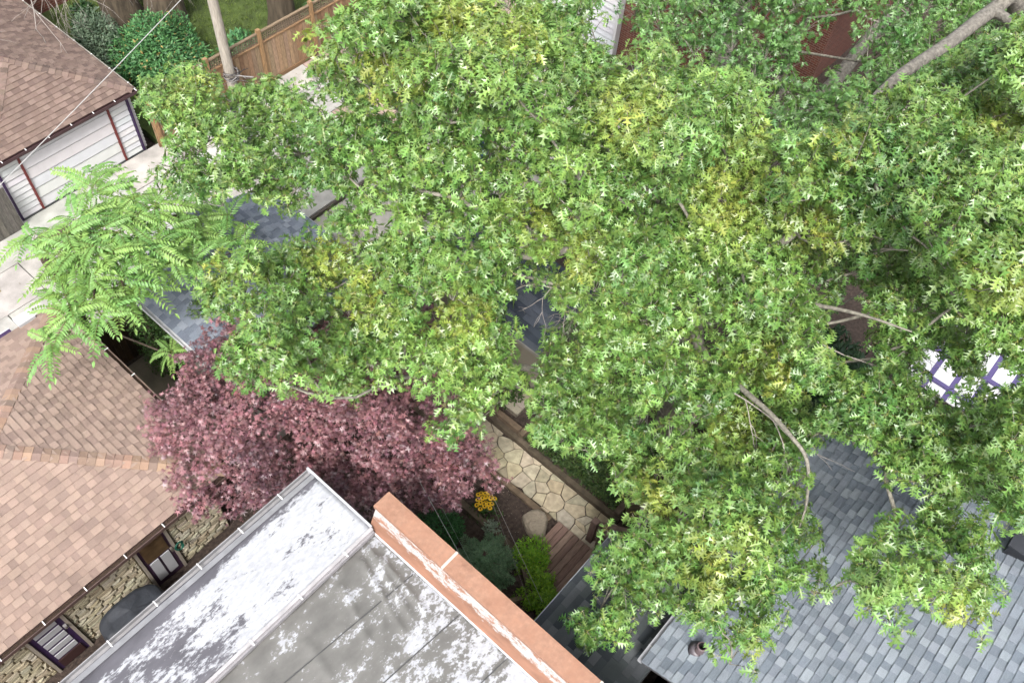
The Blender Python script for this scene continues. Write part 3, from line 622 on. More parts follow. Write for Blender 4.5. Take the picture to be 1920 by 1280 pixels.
pp = MB(); pts = [(10.75+.11*t, 18.55+.16*t, .3+9*t) for t in np.linspace(0, 1, 14)]; pp.tube(pts, [.145-.03*t for t in np.linspace(0, 1, 14)], 18, srgb(190, 176, 160)); pp.build('shaft', mat('pole_wood', srgb(208, 198, 184), .9, nscale=10, namt=.3, bump=.6, bscale=40, stretch=(5, 5, .4)), po, True)
MB().box(10.46, 10.52, 18.2, 18.5, .5, 1.1, srgb(40, 40, 60)).box(10.53, 10.60, 18.15, 18.42, .5, 1.12, srgb(206, 210, 210)).build('meter_box', M['paint'], po)
cw = MB()
for k in range(14):
    r0 = random.Random(k); P0 = np.array((10.77, 18.5, 1.55+r0.uniform(-.1, .15)))
    cw.tube([P0+np.array((.2*math.cos(t+k)+r0.uniform(-.03, .03)-(t > 3)*.0, .2*math.sin(t+k)+r0.uniform(-.03, .03), .05*math.sin(t*2+k))) for t in np.linspace(0, r0.uniform(2, 5), 10)]+[P0+np.array((r0.uniform(-.6, .6), r0.uniform(-.6, .1), r0.uniform(-.25, .1)))], [.009]*11, 4, random.choice((srgb(60, 58, 60), srgb(190, 186, 184), srgb(96, 90, 90))))
cw.build('cable_tangle', M['cable'], po)

# ------------------------------------------------------------------ overhead wires
def wire(a, b_, sag, r, col, label):
    a = np.array(a, float); b_ = np.array(b_, float); P = [a+(b_-a)*t-np.array((0, 0, sag*4*t*(1-t))) for t in np.linspace(0, 1, 24)]
    return tag(MB().tube(P, [r]*24, 6, col).build('overhead_wire', M['cable']), label, 'wire')
wire((11.2, 18.0, 5.35), (2.6, 15.2, 4.7), .05, .009, srgb(228, 226, 224), 'pale overhead wire crossing the brown garage roof')
wire((5.75, 6.7, 1.6), (4.03, 3.2, 4.1), .02, .005, srgb(206, 216, 208), 'thin pale wire above the dark rounded shrub')
wire((5.85, 6.4, 1.5), (4.04, 3.0, 4.1), .02, .0035, srgb(150, 172, 150), 'fainter wire above the dark rounded shrub')
wire((7.1, 6.1, .9), (5.35, 2.6, 1.5), .02, .004, srgb(196, 190, 186), 'thin wire passing over the yellow flowers')
wire((6.9, 5.6, .75), (5.2, 2.75, 1.3), .02, .0035, srgb(150, 140, 136), 'lower wire beside the yellow flowers')
wire((27, 9.0, 5.5), (21.5, 8.0, 1.2), .2, .012, srgb(190, 170, 160), 'wire in front of the dark brick wall')

# ------------------------------------------------------------------ brick houses beyond, purple and white canopy, blue bin
bh = thing('brick_house', (26, 8, 0), 'red brick house corner behind the upper right branches', 'house')
MB().box(24.5, 36, 7.35, 7.6, 0, 7).build('side_wall', M['brickY'], bh); MB().box(24.3, 24.5, 7.33, 15, 0, 7).build('front_wall', M['brickX'], bh)
MB().box(24.0, 36.3, 7.0, 15.5, 7.05, 7.2, srgb(110, 84, 74)).build('roof', M['paint'], bh)
MB().box(26.4, 27.6, 7.28, 7.345, 0.8, 2.2, srgb(30, 26, 28)).build('window', M['glass'], bh)
b2 = thing('brick_bungalow', (22, 13, 0), 'brick house with white siding glimpsed at the top of the photo', 'house')
MB().box(21.0, 21.2, 9.6, 12.6, 0, 3.2).build('front_wall', M['brickX'], b2)
for i in range(16): MB().ext([(20.78, .2*i), (20.98, .2*i), (20.98, .2*i+.2), (20.83, .2*i+.2)], 1, 12.62, 15.4, jit(srgb(234, 236, 240), .03)).build('siding_board', M['paint'], b2)
MB().box(20.7, 20.95, 12.56, 12.66, 0, 3.2, srgb(240, 240, 242)).build('corner_trim', M['paint'], b2)
MB().box(20.9, 30, 9.4, 15.5, 3.22, 3.36, srgb(120, 112, 110)).build('roof', M['paint'], b2)
for i, (x, y) in enumerate(((19.6, 11.2), (19.2, 9.3))): MB().box(x, x+.5, y-.4, y, .0, .9+.2*i, srgb(150, 152, 160)).build('step_block', M['concrete'], b2)
b3 = thing('maroon_house', (9, 27, 0), 'dark maroon wall behind the shrubs at the top left', 'house')
MB().box(9.2, 14.5, 26.2, 27, .2, 3.4).build('wall', M['brickY'], b3)
MB().box(9.1, 14.7, 26.0, 27.3, 3.42, 3.55, srgb(96, 60, 54)).build('roof', M['paint'], b3)
cn = thing('slatted_canopy', (15.6, -1.0, 0), 'white slatted garden canopy with purple bars', 'canopy')
PV = srgb(104, 92, 146)
for i in range(5):
    y = -.10-i*.50; MB().box(14.5, 17.2, y-.38, y, 2.0, 2.03, srgb(250, 250, 252)).build('white_slat', M['paint'], cn)
    MB().box(14.5, 17.2, y-.498, y-.382, 1.985, 2.02, PV).build('purple_slat', M['paint'], cn)
for x in (14.75, 15.6, 16.6): MB().box(x, x+.10, -2.5, -.15, 2.035, 2.09, PV).build('cross_bar', M['paint'], cn)
for x in (14.7, 16.75):
    for y in (-.35, -2.2): MB().box(x, x+.09, y-.09, y, 0, 1.98, srgb(236, 236, 240)).build('post', M['paint'], cn)
bb_ = thing('recycling_bin', (13.7, 12.05, .2), 'blue bin glimpsed through the middle of the oak', 'bin')
MB().add([(13.5, 11.8, .21), (13.95, 11.8, .21), (13.95, 12.3, .21), (13.5, 12.3, .21), (13.45, 11.75, 1.1), (14.0, 11.75, 1.1), (14.0, 12.35, 1.1), (13.45, 12.35, 1.1)], BOXF, srgb(30, 76, 176)).build('body', M['plastic'], bb_)
MB().ext([(11.72, 1.102), (12.38, 1.102), (12.36, 1.15), (12.05, 1.19), (11.74, 1.15)], 0, 13.42, 14.03, srgb(36, 84, 186)).build('lid', M['plastic'], bb_)

# ================================================================== foliage
def nrm(a): return a/(np.linalg.norm(a, axis=-1, keepdims=True)+1e-9)
def leaf_lobed(lobes, droop=.25, body=.10, base=.20, fold=.3):
    """bristle-tipped oak leaf along +x, length 1: stalk, slim blade and pointed side lobes (root_x, tip_x, tip_y)"""
    V = [(0, .014, 0), (0, -.014, 0), (.20, 0, 0), (.17, 0, 0), (.58, body, 0), (.58, -body, 0), (1.03, 0, 0)]; P = [1, 1, .6, .5, .06, .06, 0]
    F = [(0, 1, 2), (3, 5, 6), (3, 6, 4)]
    for x0, tx, ty in lobes:
        for sg in (1, -1):
            n = len(V); q = .012*(n % 5); V += [(x0+q, 0, -.006), (x0+base+q, 0, -.006), (tx+q, sg*ty*(1-q*3), -.08*ty)]; P += [.15, .06, 0]
            F += [(n, n+1, n+2) if sg > 0 else (n+1, n, n+2)]
    V = np.array(V, float); V[:, 2] -= droop*V[:, 0]**2; V[:, 2] += fold*np.abs(V[:, 1])
    return V, np.array(F), np.array(P)
OAKT = [leaf_lobed(((.24, .38, .30), (.40, .64, .46), (.62, .86, .36), (.80, .98, .16)), .25), leaf_lobed(((.28, .46, .36), (.46, .74, .46), (.70, .94, .28)), .55), leaf_lobed(((.24, .42, .26), (.42, .70, .42), (.64, .88, .34), (.82, 1., .14)), .05, fold=.55), leaf_lobed(((.28, .42, .38), (.48, .72, .42), (.72, .94, .24)), .85)]
def leaf_palm(n=7, narrow=.11, droop=.25):
    V = [(0, 0, 0)]; F = []; P = [0]
    ang = np.linspace(-2.05, 2.05, n); ln = 1-.45*(np.abs(ang)/2.05)**1.6
    for i, a in enumerate(ang): V.append((ln[i]*math.cos(a), ln[i]*math.sin(a), -droop*ln[i]**2)); P.append(0)
    for i in range(n+1):
        a = (ang[0]-.3 if i == 0 else ang[-1]+.3 if i == n else (ang[i-1]+ang[i])/2); r = .30; V.append((r*math.cos(a), r*math.sin(a), -.01)); P.append(0)
    for i in range(n): F += [(0, n+1+i, n+2+i), (n+1+i, 1+i, n+2+i)]
    V = np.array(V, float)*.62; return V, np.array(F), np.array(P, float)
MAPT = [leaf_palm(7), leaf_palm(7, droop=.5), leaf_palm(5, droop=.1)]
def leaf_simple(wd=.34, droop=.2):
    V = [(0, 0, 0), (.35, wd*.5, .05), (.35, -wd*.5, .05), (.5, 0, -.02), (.7, wd*.4, 0), (.7, -wd*.4, 0), (1, 0, 0)]
    F = [(0, 3, 1), (0, 2, 3), (1, 3, 4), (2, 5, 3), (3, 6, 4), (3, 5, 6)]; V = np.array(V, float); V[:, 2] -= droop*V[:, 0]**2
    return V, np.array(F), np.zeros(7)
SIMT = [leaf_simple(), leaf_simple(.42, .35), leaf_simple(.28, .05)]
NEEDT = [leaf_simple(.16, .05), leaf_simple(.13, .2)]
def place(tmpl, pos, dr, up, size, tint, yellow=(.42, .36, .05)):
    """leaves: tmpl templates chosen at random; pos,dr,up (n,3), size (n,), tint (n,3) -> list of arrays per template"""
    dr = nrm(dr); sd = nrm(np.cross(up, dr)); nn = np.cross(dr, sd); ch = RG.integers(0, len(tmpl), len(pos)); out = []
    for k, (V, F, P) in enumerate(tmpl):
        s = ch == k; n = int(s.sum())
        if not n: continue
        a = V[None, :, 0, None]*dr[s][:, None, :]+V[None, :, 1, None]*sd[s][:, None, :]+V[None, :, 2, None]*nn[s][:, None, :]
        W = pos[s][:, None, :]+a*size[s][:, None, None]; T = tint[s][:, None, :]*(1-P)[None, :, None]+np.array(yellow)[None, None, :]*P[None, :, None]
        out.append((W, F, T))
    return out
def foliage(groups, m, parent, leafname='leaf', restname='crown', limit=300):
    """groups: outputs of place(); the leaves nearest the lens become parts of the crown"""
    cs = []
    for g, (W, F, T) in enumerate(groups):
        c = W.mean(axis=1)-np.array([0, 0, H]); wz = c@_fw; ok = (np.abs(FPX*(c@_rt)/wz) < 950) & (np.abs(FPX*(c@_up)/wz) < 630)
        sz = np.linalg.norm(np.ptp(W, axis=1), axis=1)/wz*ok; cs += [(sz[i], g, i) for i in np.argsort(-sz)[:limit]]
    cs.sort(reverse=True); pick = cs[:limit]; keep = [np.ones(len(W), bool) for W, F, T in groups]
    for _, g, i in pick: keep[g][i] = False
    VV, FF, TT, n = [], [], [], 0
    for g, (W, F, T) in enumerate(groups):
        W2, T2 = W[keep[g]], T[keep[g]]; k, v = W2.shape[:2]
        VV.append(W2.reshape(-1, 3)); TT.append(T2.reshape(-1, 3)); FF.append((F[None]+(np.arange(k)*v)[:, None, None]+n).reshape(-1, 3)); n += k*v
    o = tris(restname, np.concatenate(VV), np.concatenate(FF), np.concatenate(TT), m, parent); o['kind'] = 'stuff'
    for _, g, i in pick: W, F, T = groups[g]; tris(leafname, W[i], F, T[i], m, o)
    return o
def parse(s): return np.array([[float(v) for v in r.split(',')] for r in s.split(';')])*np.array([.01, .01, .01, 1/9.])
def skeleton(trunk, nodes, alpha=.4):
    """join clump centres to the trunk: each hangs on the node that keeps the way to the ground short"""
    P = [np.array(p, float) for p in trunk]; par = [-1]+list(range(len(trunk)-1)); L0 = [0.]
    for i in range(1, len(P)): L0.append(L0[-1]+np.linalg.norm(P[i]-P[i-1])*.2)
    todo = np.array(nodes, float); best = np.full(len(todo), 1e9); bp = np.zeros(len(todo), int); alive = np.ones(len(todo), bool)
    def relax(i):
        d = np.linalg.norm(todo-P[i], axis=1); c = d*(1+.25*np.maximum(0, (P[i][2]-todo[:, 2]-.2))/(d+.1))+alpha*L0[i]; u = c < best; best[u] = c[u]; bp[u] = i
    for i in range(max(0, len(trunk)-4), len(trunk)): relax(i)
    idx = {}
    for _ in range(len(todo)):
        c = np.where(alive, best, 1e9); j = int(np.argmin(c)); alive[j] = False
        P.append(todo[j]); par.append(int(bp[j])); L0.append(L0[bp[j]]+np.linalg.norm(todo[j]-P[bp[j]])); idx[j] = len(P)-1; relax(len(P)-1)
    W = np.ones(len(P))
    for i in range(len(P)-1, 0, -1):
        if par[i] >= 0: W[par[i]] += W[i]
    return P, par, W
def branches(P, par, W, base, mb, tint, rmax=.4, lower=.1, nt=6):
    kid = {}
    for i in range(1, len(P)):
        if par[i] not in kid or W[i] > W[kid[par[i]]]: kid[par[i]] = i
    rad = [min(rmax, base*w_**.55) for w_ in W]
    for i in range(1, len(P)):
        a, b2 = P[par[i]], P[i]; rb = rad[i]; ra = rad[par[i]] if kid[par[i]] == i else min(rad[par[i]], rb*1.25)
        d = np.linalg.norm(b2-a); rr = random.Random(i)
        m1 = a+(b2-a)*.5+np.array([rr.uniform(-.1, .1)*d, rr.uniform(-.1, .1)*d, -lower*d*.3]) if i > nt else (a+b2)/2
        mb.tube([a, m1, b2], [ra, (ra+rb)/2, rb], 8 if rb > .06 else 5, tint, cap=False)
def oak_like(name, label, table, trunk, leaf=.15, m='oak', greens=None, rosettes=(4, 6), per=8, bark='bark', limit=300, spread=.19, flat=0, pad=.55, base=.0052, drop=.34, cat='tree', tw=.005, group=None):
    C = parse(table); t = thing(name, trunk[0], label, cat, group)
    P, par, W = skeleton(trunk, C[:, :3]-[0, 0, drop]); mb = MB(); branches(P, par, W, base, mb, (.5, .5, .5))
    n = RG.integers(rosettes[0], rosettes[1]+1, len(C)); n[C[:, 3] > 1.05] = 3; ci = np.repeat(np.arange(len(C)), n); N = len(ci); c0 = C[ci, :3]
    off = RG.normal(size=(N, 3))*np.array([1, 1, pad])*spread; off *= np.minimum(1, 1.9*spread/(np.linalg.norm(off, axis=1, keepdims=True)+1e-6)); tip = c0+off
    for i in range(N): mb.tube([c0[i]-[0, 0, drop], (c0[i]+tip[i])/2+[0, 0, -.1], tip[i]], [tw*1.5, tw*1.2, tw], 3, (.5, .5, .5), cap=False)
    mb.build('trunk', M[bark], t, True)
    ax = nrm(off*np.array([1, 1, .5])*1.2+np.array([0, 0, .34])+RG.normal(size=(N, 3))*.12)          # rosette axis: outwards and up
    e1 = nrm(np.cross(ax, RG.normal(size=(N, 3)))); e2 = np.cross(ax, e1)
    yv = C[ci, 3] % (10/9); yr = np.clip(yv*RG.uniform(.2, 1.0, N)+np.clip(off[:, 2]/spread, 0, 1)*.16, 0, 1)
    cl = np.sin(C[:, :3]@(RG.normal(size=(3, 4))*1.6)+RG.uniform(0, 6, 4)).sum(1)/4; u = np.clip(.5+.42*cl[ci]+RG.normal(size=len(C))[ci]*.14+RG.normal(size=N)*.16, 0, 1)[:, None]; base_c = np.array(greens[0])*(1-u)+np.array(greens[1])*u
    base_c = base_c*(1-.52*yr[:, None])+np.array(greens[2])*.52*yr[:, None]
    k = per; an = (np.arange(k)/k*2*math.pi)[None]+RG.uniform(0, 6.28, (N, 1))+RG.normal(size=(N, k))*.25
    el = RG.normal(.05, .32, (N, k)); ca, sa = np.cos(an)[..., None], np.sin(an)[..., None]
    d = (ca*e1[:, None]+sa*e2[:, None])*np.cos(el)[..., None]+ax[:, None]*np.sin(el)[..., None]; d[..., 2] -= .34
    if flat: d[..., 2] = d[..., 2]*.5-.12
    d = nrm(d); upv = ax[:, None]*(1-flat)+np.array([0, 0, .7+flat])+RG.normal(size=(N, k, 3))*(.38-.1*flat)
    pos = tip[:, None]+d*.01+RG.normal(size=(N, k, 3))*np.array([.07, .07, .02])*flat+ax[:, None]*RG.uniform(-.07, .05, (N, k, 1)); sz = leaf*RG.uniform(.55, 1.22, (N, k))
    tc = base_c[:, None]*RG.uniform(.72, 1.28, (N, k, 1))*(1+RG.normal(size=(N, k, 3))*.05)
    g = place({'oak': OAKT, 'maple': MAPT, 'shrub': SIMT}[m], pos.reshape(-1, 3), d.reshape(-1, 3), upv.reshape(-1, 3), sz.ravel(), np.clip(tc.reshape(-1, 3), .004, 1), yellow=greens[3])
    foliage(g, M[m], t, limit=limit)
    return t
G_OAK = (leafcol(64, 116, 56), leafcol(126, 167, 84), leafcol(194, 192, 80), leafcol(188, 184, 92))
